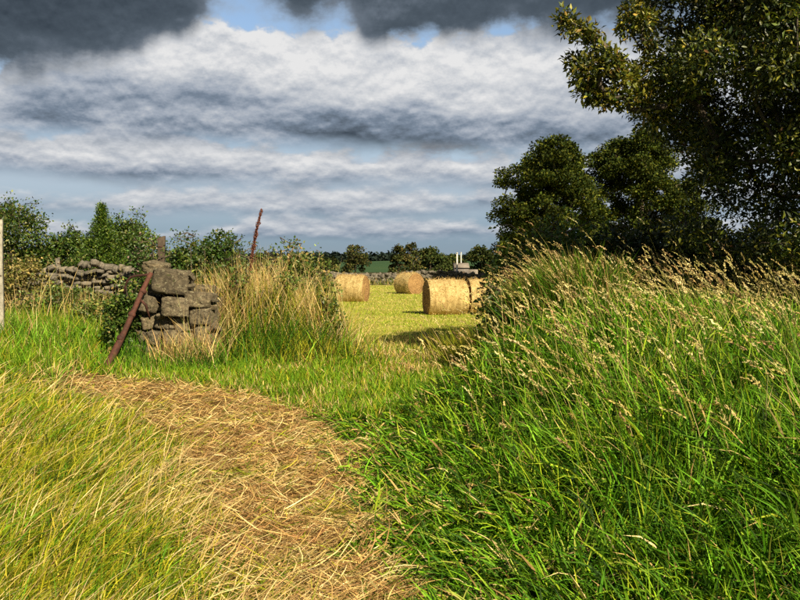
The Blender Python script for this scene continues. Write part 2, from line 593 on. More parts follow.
# mown field beyond the gap, the trodden path in front of it
fy = np.concatenate([np.arange(15.2, 40, 0.4), dens(40, 70.4, 40)])
fx = np.concatenate([dens(-60, -10.4, 30), np.arange(-10, 30, 0.5), dens(30.5, 70, 20)])
V, Q = grid(fx, fy, 0.012, lambda x, y: (y + 0.25 * vnoise(x, y, 1.4) > 16.4 + 0.35 * np.maximum(-x - 2.5, 0)) & (bank_d(x, y) < np.where(y < 20, 0.8, 90)) & ~((x < -4) & (y < 24)))
obj('hay_field', V, [Q], MAT['mown_field'], kind='structure', smooth=True)
py_ = np.arange(1.5, 12.3, 0.12)
pu = np.linspace(-1, 1, 15)
pw = PATH_W_at(py_) * smoothstep(12.3, 11.4, py_) + 0.12 * vnoise(py_, py_ * 0, 2.1, 3.0) + 0.05 * vnoise(py_, py_ * 0, 6.0, 1.0)
gx = np.interp(py_, PATH_Y, PATH_X)[:, None] + pu[None, :] * np.maximum(pw, 0.03)[:, None] + 0.1 * vnoise(py_, py_ * 0, 1.5, 8.0)[:, None]
gy = np.broadcast_to(py_[:, None], gx.shape)
V = np.stack([gx, gy, height(gx, gy) + 0.006], -1).reshape(-1, 3)
i = (np.arange(len(py_) - 1)[:, None] * 15 + np.arange(14)[None, :]).ravel()
obj('path', V, [np.stack([i, i + 1, i + 16, i + 15], -1)], MAT['trodden_straw'], kind='structure', smooth=True)


def far_hill(name, r0, r1, prof, mat, a0=-60, a1=60, n=180, m=14):
    """a ridge between two distances; prof(azimuth deg) is its height"""
    az = np.radians(np.linspace(a0, a1, n))
    rr = np.linspace(r0, r1, m)
    s = np.sin(np.linspace(0, math.pi * 0.62, m)) ** 1.3
    H = prof(np.degrees(az))
    H = H * smoothstep(0, 12, np.degrees(az) - a0) * smoothstep(0, 12, a1 - np.degrees(az))
    V = np.stack([rr[:, None] * np.sin(az)[None, :], rr[:, None] * np.cos(az)[None, :], -2.0 + s[:, None] * (H + 2.0)[None, :]], -1).reshape(-1, 3)
    i = (np.arange(m - 1)[:, None] * n + np.arange(n - 1)[None, :]).ravel()
    obj(name, V, [np.stack([i, i + 1, i + n + 1, i + n], -1)], mat, kind='structure', smooth=True)
    return az, H


# green slope a field or two away, the blue ridge behind it
def hprof(a):
    return 1.65 + 300 / F * (3 + 1.2 * np.sin(a * 0.35 + 1.0) + 0.30 * np.clip(a - 5, 0, 30))


def hprof2(a):
    return 1.65 + 1900 / F * (7 + 2.0 * np.sin(a * 0.22 + 0.4) + 0.9 * np.clip(a - 8, 0, 16))


rock_mat('wooded_ridge', (0.02, 0.034, 0.034), (0.03, 0.05, 0.05), (0.013, 0.022, 0.024), None, 0.02, 0.3)  # distance haze put into the colour as a blue cast
far_hill('hill', 150, 300, hprof, MAT['far_pasture'])
far_hill('ridge', 1000, 1900, hprof2, MAT['wooded_ridge'])

# ------------------------------------------------------------------ stones and walls
def stone_shape(n, seed, roundness=0.35, rough=0.06):
    """a rough hewn block about one unit in size"""
    r = np.random.default_rng(seed)
    idx, V, Q = {}, [], []

    def vid(p):
        if p not in idx:
            idx[p] = len(V)
            V.append(p)
        return idx[p]
    for ax in range(3):
        for sgn in (0, n):
            u, v = (ax + 1) % 3, (ax + 2) % 3
            for i in range(n):
                for j in range(n):
                    c = []
                    for di, dj in ((0, 0), (1, 0), (1, 1), (0, 1)):
                        p = [0, 0, 0]
                        p[ax], p[u], p[v] = sgn, i + di, j + dj
                        c.append(vid(tuple(p)))
                    Q.append(c if sgn else c[::-1])
    V = np.array(V, dtype=float) / n - 0.5
    s = V / np.linalg.norm(V, axis=1, keepdims=True) * 0.58
    V = V * (1 - roundness) + s * roundness
    # chipped planes
    for _ in range(18):
        d = r.normal(0, 1, 3)
        if _ % 2:
            d[r.integers(0, 3)] *= 0.1
        d = norm(d)
        lim = 0.5 * np.abs(d).sum() * r.uniform(0.84, 0.98)
        k = V @ d - lim
        V = V - np.outer(np.maximum(k, 0), d)
    a = r.uniform(0, 6, 6)
    for f, g in ((3.1, 0.35), (9.0, 0.35), (23.0, 0.35)):
        V = V + rough * g * np.stack([np.sin(V[:, 1] * f + a[0]) * np.cos(V[:, 2] * f + a[1]),
                                      np.sin(V[:, 2] * f + a[2]) * np.cos(V[:, 0] * f + a[3]),
                                      np.sin(V[:, 0] * f + a[4]) * np.cos(V[:, 1] * f + a[5])], -1)
    V = V + r.normal(0, rough * 0.30, V.shape)
    return V, np.array(Q)


BIG_STONES = [raw_mesh('stone', *(lambda vq: (vq[0], [vq[1]]))(stone_shape(10, s, 0.0, 0.035)), MAT['gritstone'], smooth=False) for s in range(6)]
SMALL_STONES = [raw_mesh('stone', *(lambda vq: (vq[0], [vq[1]]))(stone_shape(3, 40 + s, 0.0, 0.06)), MAT['wall_stone']) for s in range(8)]


def put_stone(parent, mesh, loc, size, rot):
    o = bpy.data.objects.new('stone', mesh)
    o.location = [float(a - b) for a, b in zip(loc, parent.location)]
    o.scale = [float(s) for s in size]
    o.rotation_euler = [float(a) for a in rot]
    return link(o, parent)


# the tumbled end of the field wall at the gateway
GY = 13.6
gate_wall = empty('stone_wall', (X(172, GY), GY, float(height(X(172, GY), GY))),
                  'tumbled end of a dry stone wall with big brown gritstone blocks behind the rusty post', 'stone wall')
front = [  # px0, py0, px1, py1, depth, tilt
    (153, 269, 190, 295, 0.0, -0.10), (161, 296, 188, 316, -0.06, 0.05), (187, 292, 213, 309, 0.02, 0.08),
    (192, 308, 214, 325, 0.0, 0.02), (194, 325, 217, 343, -0.04, -0.04), (171, 316, 193, 332, 0.04, 0.03),
    (156, 316, 172, 330, 0.06, -0.1), (149, 330, 162, 344, 0.0, 0.1), (162, 330, 178, 346, -0.02, 0.02),
    (177, 332, 196, 350, 0.02, -0.05), (146, 344, 166, 361, -0.02, 0.1), (166, 347, 188, 363, -0.04, 0.0),
    (188, 345, 212, 362, 0.0, 0.04), (142, 262, 163, 273, 0.14, 0.2), (142, 296, 158, 314, 0.14, 0.15),
    (134, 300, 146, 316, 0.30, 0.3), (136, 314, 152, 330, 0.2, -0.2), (130, 330, 146, 346, 0.2, 0.1), (128, 345, 146, 360, 0.1, 0.0),
    (146, 278, 160, 296, 0.22, 0.4)]
for k, (a, b, c, d, dep, tilt) in enumerate(front):
    w, h = (c - a) / F * GY, (d - b) / F * GY
    put_stone(gate_wall, BIG_STONES[k % 6], px2((a + c) / 2, (b + d) / 2, GY) + np.array([0, dep + 0.1, 0]), (w * 0.97, 0.46 + 0.08 * math.sin(k), h * 0.95),
              (0.06 * math.sin(k * 2.1), tilt, 0.25 * math.sin(k * 1.7) + (math.pi if k % 3 == 0 else 0)))
for k in range(40):      # the courses behind
    u = rng.uniform(0, 1)
    lv = k // 8
    px_, py_ = 134 + 78 * u, 352 - lv * 14
    if py_ < 315:
        px_ = 152 + 48 * u
    put_stone(gate_wall, BIG_STONES[k % 6], px2(px_, py_, GY) + np.array([0, 0.66 + 0.25 * rng.uniform(), 0]),
              (0.40, 0.45, 0.30), (rng.normal(0, 0.1), rng.normal(0, 0.1), rng.uniform(0, 6)))

for k in range(34):      # small packing stones wedged in the joints
    a_, b_, c_, d_, dep, tilt = front[k % len(front)]
    q = rng.uniform(0, 1)
    px_, py_ = (a_ + q * (c_ - a_), d_ + rng.uniform(-1.5, 2)) if k % 2 else (c_ + rng.uniform(-2, 2), b_ + q * (d_ - b_))
    sz = rng.uniform(0.05, 0.13)
    put_stone(gate_wall, BIG_STONES[k % 6], px2(px_, py_, GY) + np.array([0, dep - 0.08 + 0.1 * rng.uniform(), 0]), (sz * rng.uniform(1, 2), 0.16, sz * 0.7),
              (rng.normal(0, 0.3), rng.normal(0, 0.4), rng.uniform(0, 6)))

# field wall on the left, seen end to end behind the brambles
WY = 23.0
wx0, wx1 = X(-12, WY), X(140, WY)
far_left = empty('stone_wall', ((wx0 + wx1) / 2, WY, float(height((wx0 + wx1) / 2, WY))),
                 'low dry stone wall of pale rubble below the dark green hedge at left', 'stone wall')
top_z = Z(274, WY)
row = 0
zz = float(height((wx0 + wx1) / 2, WY)) - 0.05
ns = 0
while zz < top_z - 0.05:
    hh = rng.uniform(0.085, 0.13)
    x_ = wx0 + rng.uniform(-0.2, 0)
    while x_ < wx1:
        ww = rng.uniform(0.15, 0.36)
        put_stone(far_left, SMALL_STONES[ns % 8], (x_ + ww / 2, WY + rng.normal(0, 0.10), zz + hh / 2 + 0.10 * math.sin(x_ * 1.3) + rng.normal(0, 0.02)),
                  (ww * 0.98, 0.4, hh * rng.uniform(0.8, 1.2)), (rng.normal(0, 0.14), rng.normal(0, 0.13), rng.normal(0, 0.25)))
        ns += 1
        x_ += ww + 0.015
    zz += hh
x_ = wx0
while x_ < wx1:          # leaning cope stones
    ww = rng.uniform(0.08, 0.22)
    put_stone(far_left, SMALL_STONES[ns % 8], (x_ + ww / 2, WY + rng.normal(0, 0.04), zz + 0.06 + 0.10 * math.sin(x_ * 1.3) + rng.normal(0, 0.05)),
              (ww * 0.95, 0.30, rng.uniform(0.10, 0.22)), (rng.normal(0, 0.2), rng.normal(0.3, 0.45), rng.normal(0, 0.3)))
    ns += 1
    x_ += ww

# the wall that closes the hay field: too far off to tell the stones apart
BY = 70.0
back = empty('stone_wall', (5, BY, 0), 'distant grey dry stone wall closing the hay field behind the bales', 'stone wall')
a = Acc()
for k in range(2600):
    V, Q = stone_shape(1, 200 + k % 40, 0.25, 0.12)
    x_ = rng.uniform(-28, 34)
    z_ = rng.uniform(0, 1.0) + 0.12 * math.sin(x_ * 0.6)
    s = np.array([rng.uniform(0.3, 0.6), 0.5, rng.uniform(0.16, 0.30)])
    an = rng.normal(0, 0.3)
    V = V * s
    V = np.stack([V[:, 0] * math.cos(an) - V[:, 2] * math.sin(an), V[:, 1], V[:, 0] * math.sin(an) + V[:, 2] * math.cos(an)], -1)
    a.add(V + np.array([x_, BY + rng.normal(0, 0.06), z_]), [Q])
a.obj('rubble', MAT['wall_stone'], back, kind='stuff')


# ------------------------------------------------------------------ rusty gatepost leaning on the stones
def rusty_post():
    t = px2(152, 273, GY - 0.35)
    b = px2(105, 368, GY - 0.95)
    p = empty('gate_post', b, 'rusty iron gatepost leaning against the tumbled stones', 'gatepost')
    d = t - b
    a = Acc()
    s = np.linspace(-0.08, 1.0, 18)
    pts = b + s[:, None] * d + 0.012 * np.stack([np.sin(s * 5), np.cos(s * 4), 0 * s], -1)
    rad = 0.036 + 0.010 * np.sin(s * 9) * (s < 0.4) + 0.012 * (1 - s)
    tube(a, pts, rad, 10)
    shaft = a.obj('shaft', MAT['rust'], p, smooth=True)
    for f in (0.80, 0.55, 0.30):
        a = Acc()
        q = b + d * f
        u = norm(d[None])[0]
        tube(a, [q - u * 0.035, q - u * 0.02, q + u * 0.02, q + u * 0.035], [0.046, 0.058, 0.057, 0.046], 10)
        a.obj('collar', MAT['rust'], p, smooth=True).parent = shaft
    a = Acc()
    hoop = [px2(*c, GY - 0.35) for c in ((153, 274), (147, 275), (138, 275.5), (131, 277), (127, 281), (125, 287), (124, 294))]
    tube(a, hoop, [0.022, 0.022, 0.02, 0.019, 0.018, 0.016, 0.012], 8)
    a.obj('hook', MAT['rust'], p, smooth=True)
    a = Acc()   # hinge strap bolted to the shaft
    q = b + d * 0.72
    tube(a, [q, q + np.array([0.08, 0.05, -0.10]), q + np.array([0.12, 0.12, -0.32])], [0.02, 0.022, 0.014], 6)
    a.obj('hinge_strap', MAT['rust'], p, smooth=True)


rusty_post()


# ------------------------------------------------------------------ posts
def wood_post(name, px, top, Y, w, dpt, mat, label, cat, lean=(0, 0), foot=None):
    x_ = X(px, Y)
    g = float(height(x_, Y)) if foot is None else foot
    z1 = Z(top, Y)
    e = empty(name, (x_, Y, g), label, cat)
    n = 9
    V, Qs = [], []
    ww = w / F * Y / 2
    for i in range(n):
        f = i / (n - 1)
        z_ = g - 0.05 + (z1 - g + 0.05) * f
        for (sx, sy) in ((-1, -1), (-0.8, -1.05), (0.8, -1.03), (1, -1), (1, 1), (-1, 1)):
            V.append((x_ + sx * ww * (1 + 0.05 * math.sin(f * 7 + sx)) + lean[0] * f, Y + sy * dpt + lean[1] * f, z_ + (0.02 * sx if i == n - 1 else 0)))
    for i in range(n - 1):
        for j in range(6):
            k = (j + 1) % 6
            Qs.append((i * 6 + j, i * 6 + k, i * 6 + 6 + k, i * 6 + 6 + j))
    a = Acc()
    t = (n - 1) * 6
    a.add(V, [np.array(Qs), np.array([[t, t + 1, t + 2], [t, t + 2, t + 3], [t, t + 3, t + 4], [t, t + 4, t + 5]])])
    shaft = a.obj('shaft', mat, e)
    for f in (0.55, 0.9):    # wire staples
        a = Acc()
        z_ = g + (z1 - g) * f
        tube(a, [(x_ - ww, Y - dpt - 0.004, z_), (x_, Y - dpt - 0.018, z_ + 0.01), (x_ + ww, Y - dpt - 0.004, z_)], 0.006, 5)
        a.obj('staple', MAT['rust'], e).parent = shaft
    return e


wood_post('fence_post', 0.2, 221, 14.0, 5.6, 0.045, MAT['weathered_wood'], 'pale weathered wooden fence post cut by the left edge', 'fence post')
wood_post('fence_post', 161, 237, 18.0, 6.5, 0.06, MAT['dark_wood'], 'short dark square post among leaves above the stone pile', 'fence post', (0.02, 0))
wood_post('fence_post', 60, 258, 24.6, 3.4, 0.05, MAT['wall_stone'], 'thin grey stake at the foot of the hedge behind the rubble wall', 'fence post', (-0.06, 0))
for px_, top, Y_, lab in ((457.0, 253.5, 72.5, 'nearer and taller of two slim white poles beside the pale building'), (461.0, 253, 96.0, 'farther of two slim white poles, rising just behind the pale building')):
    e = empty('white_pole', (X(px_, Y_), Y_, 0), lab, 'pole', 'white poles by the building')
    a = Acc()
    tube(a, [(X(px_, Y_), Y_, -0.1), (X(px_, Y_), Y_, 1.0), (X(px_, Y_), Y_, Z(top, Y_))], [0.075, 0.07, 0.06], 10)
    a.obj('shaft', MAT['white_paint'], e, smooth=True)
    a = Acc()
    z_ = Z(top, Y_)
    tube(a, [(X(px_, Y_), Y_, z_), (X(px_, Y_), Y_, z_ + 0.06), (X(px_, Y_), Y_, z_ + 0.09)], [0.085, 0.08, 0.03], 10)
    a.obj('cap', MAT['white_paint'], e, smooth=True)


# ------------------------------------------------------------------ the low pale building beyond the wall
def box(a, x0, x1, y0, y1, z0, z1):
    V = [(x0, y0, z0), (x1, y0, z0), (x1, y1, z0), (x0, y1, z0), (x0, y0, z1), (x1, y0, z1), (x1, y1, z1), (x0, y1, z1)]
    a.add(V, [np.array([[0, 3, 2, 1], [4, 5, 6, 7], [0, 1, 5, 4], [1, 2, 6, 5], [2, 3, 7, 6], [3, 0, 4, 7]])])


def shed():
    Y_ = 92.0
    x0, x1, x2 = X(454, Y_), X(469.5, Y_), X(478, Y_)
    e = empty('outbuilding', ((x0 + x1) / 2, Y_, 0), 'small low pale outbuilding with lean-to beyond the back wall, beside white poles', 'building')
    a = Acc(); box(a, x0 + 0.06, x1 - 0.06, Y_, Y_ + 2.5, -0.1, Z(267.0, Y_)); a.obj('wall', MAT['pale_render'], e)
    a = Acc()
    z0, z1 = Z(268.0, Y_), Z(263.6, Y_)
    ym = Y_ + 1.25
    V = [(x0, Y_ - 0.12, z0), (x1, Y_ - 0.12, z0), (x1, ym, z1), (x0, ym, z1), (x1, Y_ + 2.62, z0), (x0, Y_ + 2.62, z0)]
    V = V + [(p[0], p[1], p[2] + 0.07) for p in V]
    a.add(V, [np.array([[6, 7, 8, 9], [9, 8, 10, 11], [0, 3, 2, 1], [3, 5, 4, 2], [0, 1, 7, 6], [5, 11, 10, 4]]),
              np.array([[0, 6, 9], [0, 9, 3], [3, 9, 11], [3, 11, 5], [1, 2, 8], [1, 8, 7], [2, 4, 10], [2, 10, 8]])])
    a.obj('roof', MAT['pale_render'], e)
    a = Acc(); box(a, x1 - 0.05, x2, Y_ + 0.2, Y_ + 2.0, -0.1, Z(269.5, Y_)); a.obj('lean_to', MAT['pale_render'], e, label='lower pale lean-to on the right end')
    d = Acc(); box(d, x0 + 0.75, x0 + 1.2, Y_ - 0.03, Y_ + 0.02, 0.0, 0.95); d.obj('door', MAT['dark_wood'], e)
    d = Acc(); box(d, x0 + 1.08, x0 + 1.14, Y_ - 0.06, Y_ - 0.032, 0.45, 0.52); d.obj('handle', MAT['rust'], e)


shed()


# ------------------------------------------------------------------ hay bales
def bale_mats():
    for name, wrap in (('bale_side', True), ('bale_end', False)):
        m, t, out = new_mat(name)
        tc = t.n('ShaderNodeTexCoord')
        sp = t.n('ShaderNodeSeparateXYZ')
        t.put(sp.inputs[0], tc.outputs['Object'])
        x_, y_, z_ = sp.outputs
        ang = t.m('ARCTAN2', y_, z_)
        rad = t.m('SQRT', t.m('ADD', t.m('MULTIPLY', y_, y_), t.m('MULTIPLY', z_, z_)))
        if wrap:
            co = t.xyz(t.m('MULTIPLY', x_, 16.0), t.m('MULTIPLY', t.m('COSINE', ang), 2.5), t.m('MULTIPLY', t.m('SINE', ang), 2.5))
        else:
            co = t.xyz(t.m('MULTIPLY', rad, 14.0), t.m('MULTIPLY', t.m('COSINE', ang), 2.0), t.m('MULTIPLY', t.m('SINE', ang), 2.0))
        n1 = t.noise(co, 1.0, 7, 0.7)
        n2 = t.noise(tc.outputs['Object'], 30.0, 5, 0.7)
        n3 = t.noise(tc.outputs['Object'], 2.2, 4, 0.6)
        f = t.m('ADD', t.m('MULTIPLY', n1, 0.5), t.m('ADD', t.m('MULTIPLY', n2, 0.3), t.m('MULTIPLY', n3, 0.2)))
        if not wrap:     # the bale was rolled up: a spiral of layers
            f = t.m('ADD', f, t.m('MULTIPLY', t.m('SINE', t.m('ADD', t.m('MULTIPLY', rad, 75.0), t.m('ADD', ang, t.m('MULTIPLY', n3, 9.0)))), 0.06))
        else:            # bands of net wrap
            f = t.m('ADD', f, t.m('MULTIPLY', t.m('SINE', t.m('ADD', t.m('MULTIPLY', x_, 34.0), t.m('MULTIPLY', n3, 5.0))), 0.018))
        if wrap:
            c = t.ramp(f, [(0.33, (0.12, 0.075, 0.026)), (0.44, (0.31, 0.22, 0.085)), (0.54, (0.44, 0.335, 0.145)), (0.68, (0.60, 0.50, 0.27))])
        else:
            c = t.ramp(f, [(0.34, (0.05, 0.026, 0.010)), (0.46, (0.20, 0.115, 0.045)), (0.58, (0.33, 0.20, 0.08)), (0.72, (0.48, 0.33, 0.15))])
        bs = t.n('ShaderNodeBsdfPrincipled')
        t.put(bs.inputs['Base Color'], c)
        bs.inputs['Roughness'].default_value = 0.85
        bs.inputs['Specular IOR Level'].default_value = 0.15
        bp = t.n('ShaderNodeBump')
        bp.inputs['Strength'].default_value = 0.9
        bp.inputs['Distance'].default_value = 0.03
        t.put(bp.inputs['Height'], f)
        m.node_tree.links.new(bp.outputs[0], bs.inputs['Normal'])
        m.node_tree.links.new(bs.outputs[0], out.inputs[0])


bale_mats()


def make_bale(px, Y, rz, Rr, Wd, label, seed):
    """round bale lying on its side; its axis is the local x"""
    r = np.random.default_rng(seed)
    x_ = X(px, Y)
    e = empty('hay_bale', (x_, Y, float(height(x_, Y))), label, 'hay bale', 'round bales in the mown field', rz)
    ns, nx = 56, 20
    th = np.arange(ns) / ns * 2 * math.pi
    xx = np.linspace(-Wd / 2, Wd / 2, nx)
    edge = 1 - 0.05 * (np.abs(xx) / (Wd / 2)) ** 8
    rr = Rr * edge[:, None] * (1 + 0.014 * np.sin(3 * th + seed)[None, :] + 0.010 * np.sin(5 * th + 7 * xx[:, None] + seed) + r.normal(0, 0.010, (nx, ns)))
    zc = Rr * 0.985
    yv, zv = rr * np.sin(th)[None, :], rr * np.cos(th)[None, :]
    zv = np.maximum(zv, -Rr * 0.93)
    yv = yv * (1 + 0.03 * (zv < 0))
    zv = zv * np.where(zv > 0, 0.975, 1)
    V = np.stack([np.broadcast_to(xx[:, None], rr.shape), yv, zv], -1).reshape(-1, 3)
    i = (np.arange(nx - 1)[:, None] * ns + np.arange(ns)[None, :]).ravel()
    j = (np.arange(nx - 1)[:, None] * ns + ((np.arange(ns) + 1) % ns)[None, :]).ravel()
    body = obj('body', V, [np.stack([i, j, j + ns, i + ns], -1)], MAT['bale_side'], e, smooth=True)
    body.location = (0, 0, zc - 0.06)
    for sgn in (-1, 1):
        m = 11
        q = np.linspace(0.02, 0.955, m)
        P = []
        for k in range(m):
            rad = Rr * q[k] * (1 + 0.012 * np.sin(3 * th + seed))
            bulge = 0.05 * (1 - q[k] ** 2) + 0.012 * np.sin(q[k] * 38 + th) + r.normal(0, 0.008, ns)
            P.append(np.stack([sgn * (Wd / 2 - 0.002 + (bulge if k < m - 1 else 0 * th)), rad * np.sin(th), np.maximum(rad * np.cos(th), -Rr * 0.93)], -1))
        V = np.concatenate(P)
        i = (np.arange(m - 1)[:, None] * ns + np.arange(ns)[None, :]).ravel()
        j = (np.arange(m - 1)[:, None] * ns + ((np.arange(ns) + 1) % ns)[None, :]).ravel()
        q4 = np.stack([i, j, j + ns, i + ns], -1)
        f = obj('end_face', V, [q4 if sgn < 0 else q4[:, ::-1], np.array([[0, k, k + 1] for k in range(1, ns - 1)])], MAT['bale_end'], e, smooth=True)
        f.location = body.location
    # loose stalks bristling from the wrap and the ends
    N = 1500
    xx = r.uniform(-Wd / 2, Wd / 2, N)
    t_ = r.uniform(0, 2 * math.pi, N)
    root = np.stack([xx, Rr * np.sin(t_) * 0.99, Rr * np.cos(t_) * 0.99], -1)
    ok = root[:, 2] > -Rr * 0.9
    root, xx, t_ = root[ok], xx[ok], t_[ok]
    n_ = len(root)
    d = norm(np.stack([r.normal(0, 0.8, n_), np.sin(t_) * 0.5 + r.normal(0, 0.5, n_) * np.cos(t_), np.cos(t_) * 0.5 - r.normal(0, 0.5, n_) * np.sin(t_)], -1))
    L = r.uniform(0.05, 0.20, n_)[:, None]
    s = norm(np.cross(d, r.normal(0, 1, (n_, 3)))) * 0.006
    V = np.stack([root - s, root + s, root + d * L], 1).reshape(-1, 3)
    c = pick([(0.6, 0.44, 0.18), (0.42, 0.29, 0.11)], [1, 1], n_)
    w = obj('loose_straw', V, [np.arange(3 * n_).reshape(-1, 3)], MAT['dry_straw'], e, np.repeat(c, 3, axis=0), kind='stuff')
    w.parent = body
    # dark seams where the net wrap ends
    return e


make_bale(445.5, 28.3, R(11), 0.625, 1.32, 'nearest round hay bale with its dark left end showing', 1)
make_bale(487.0, 28.75, R(8), 0.615, 1.32, 'round hay bale butted to the right end of the nearest bale, half behind leaves', 2)
make_bale(352.0, 38.0, R(-14), 0.635, 1.30, 'round hay bale at left, half hidden by the dry grass mound', 3)
make_bale(409.0, 48.5, R(-50), 0.64, 1.25, 'farthest round hay bale, turned with its right end towards the camera', 4)

# ------------------------------------------------------------------ trees and bushes
def grow(base, clumps, trunk_top, r_trunk, acc, sides=7, twig=0.008, wob=0.12, seed=0):
    """one trunk, then every leaf clump is reached by a limb from the nearest part of the tree already grown"""
    r = np.random.default_rng(seed)
    base, trunk_top = np.asarray(base, float), np.asarray(trunk_top, float)
    nt = 7
    nodes = [base + (trunk_top - base) * i / (nt - 1) + (0 if i == 0 else 1) * r.normal(0, wob * 0.35, 3) * np.array([1, 1, 0]) for i in range(nt)]
    par = [-1] + list(range(nt - 1))
    order = np.argsort(np.linalg.norm(clumps - trunk_top, axis=1))
    leafnode = []
    NODES = np.array(nodes)
    for k in order:
        c = clumps[k]
        d = np.linalg.norm(NODES - c, axis=1)
        low = NODES[:, 2] - c[2]
        cost = d + np.maximum(low, 0) * 0.8
        cost[:2] += 3
        j = int(np.argmin(cost))
        seg = max(2, int(d[j] / 0.5) + 1)
        seg = min(seg, 6)
        prev = j
        new = []
        for s in range(1, seg + 1):
            f = s / seg
            p = NODES[j] * (1 - f) + c * f + (r.normal(0, wob, 3) * math.sin(f * math.pi)) + np.array([0, 0, 0.10 * d[j] * math.sin(f * math.pi)])
            par.append(prev)
            new.append(p)
            prev = len(par) - 1
        NODES = np.concatenate([NODES, np.array(new)])
        leafnode.append(prev)
    n = len(NODES)
    kids = [[] for _ in range(n)]
    for i in range(1, n):
        kids[par[i]].append(i)
    area = np.zeros(n)
    for i in range(n - 1, -1, -1):
        area[i] = twig ** 2 if not kids[i] else sum(area[k] for k in kids[i]) * 0.96
    rad = np.sqrt(area)
    rad = rad * min(1.0, r_trunk / rad[0]) if rad[0] > r_trunk else rad * (r_trunk / rad[0]) ** 0.5
    rad[:nt] = np.maximum(rad[:nt], r_trunk * np.linspace(1, 0.6, nt))
    rad[0] *= 1.35
    # chains
    done = set()
    for i in range(n):
        for k in kids[i]:
            if k in done:
                continue
            big = max(kids[i], key=lambda q: rad[q])
            if k == big and i != 0 and par[i] >= 0:
                continue
            ch = [i, k]
            done.add(k)
            while kids[ch[-1]]:
                nx_ = max(kids[ch[-1]], key=lambda q: rad[q])
                ch.append(nx_)
                done.add(nx_)
            rr = rad[ch].copy()
            rr[0] = min(rr[0], rr[1] * 1.25)
            if len(ch) == 2:
                pts = np.array([NODES[ch[0]], (NODES[ch[0]] + NODES[ch[1]]) / 2, NODES[ch[1]]])
                rr = np.array([rr[0], (rr[0] + rr[1]) / 2, rr[1]])
            else:
                pts = NODES[ch]
            tube(acc, pts, rr, sides if rr[0] > 0.03 else 4, cap=False)
    return NODES


def foliage(acc, clumps, sig, per, size, aspect, cols, wts, up=0.5, droop=0.1, flat=0.75, jitter=0.2, clump_jit=0.22, lift=0.0):
    n = len(clumps)
    per = np.broadcast_to(per, (n,)).astype(int)
    sig = np.broadcast_to(sig, (n,))
    idx = np.repeat(np.arange(n), per)
    N = len(idx)
    g = norm(rng.normal(0, 1, (N, 3))) * (rng.uniform(0, 1, N) ** 0.45)[:, None]
    off = g * sig[idx][:, None] * 1.6 * np.array([1, 1, flat])
    off[:, 2] += lift
    pos = clumps[idx] + off
    col = pick(cols, wts, N, jitter) * np.exp(rng.normal(0, clump_jit, n))[idx][:, None]
    leaves(acc, pos, size * rng.uniform(0.65, 1.25, N), aspect, col, up, droop, dirs=off / (sig[idx][:, None] * 1.6) * 1.2)


GREEN = [(0.045, 0.085, 0.012), (0.075, 0.12, 0.016), (0.13, 0.16, 0.022), (0.16, 0.13, 0.028)]


def ellipsoid(n, c, r, shell=0.5, lowcut=-0.8):
    out = []
    while len(out) < n:
        p = norm(rng.normal(0, 1, (1, 3)))[0] * rng.uniform(shell ** 3, 1) ** (1 / 3)
        if p[2] < lowcut:
            continue
        out.append(np.asarray(c) + p * np.asarray(r))
    return np.array(out)


HB = 'hedge bushes behind the rubble wall'


def bush(name, px, Y, top, wpx, depth, label, cat, n=26, per=130, leaf=0.07, aspect=0.6, cols=GREEN, wts=(3, 4, 2, 0.6), base_py=None, sig=None, group=None,
         mat='tree_leaf', shoots=8, shell=0.35, up=0.5, trunk=0.05, crown_name='foliage', low=-0.75):
    x_ = X(px, Y)
    g = float(height(x_, Y))
    z1 = Z(top, Y)
    w = wpx / F * Y / 2
    h = z1 - g
    e = empty(name, (x_, Y, g - 0.03), label, cat, group)
    s = sig or max(0.12, 0.30 * (w * depth * h) ** (1 / 3) / max(n, 1) ** (1 / 3) * 2.0)
    c = ellipsoid(n, (x_, Y, g + h * 0.52), (w * 0.86, depth * 0.86, h * 0.46), shell, low)
    c[:, 0] += 0.12 * w * vnoise(c[:, 2], c[:, 1], 1.3, px)
    # arching shoots that break the outline
    sh = []
    for k in range(shoots):
        a_ = rng.uniform(0, 2 * math.pi)
        p = np.array([x_ + math.cos(a_) * w * rng.uniform(0.2, 0.9), Y + math.sin(a_) * depth * 0.6, g + h * rng.uniform(0.86, 1.08)])
        sh.append(p)
    allc = np.concatenate([c, np.array(sh)]) if sh else c
    a = Acc()
    grow((x_, Y, g - 0.06), allc, (x_, Y, g + h * 0.35), trunk, a, 5, 0.006, 0.05 * h, int(px))
    a.obj('stem', MAT['bark'], e, smooth=True)
    a = Acc()
    foliage(a, c, s * 1.05, int(per * (3.2 if group == HB else 2.0)), leaf * 1.12, aspect, cols, wts, up)
    if sh:
        foliage(a, np.array(sh), s * 0.45, max(14, per // 5), leaf * 0.95, aspect, cols, wts, up, flat=1.2)
    a.obj(crown_name, MAT[mat], e)
    return e


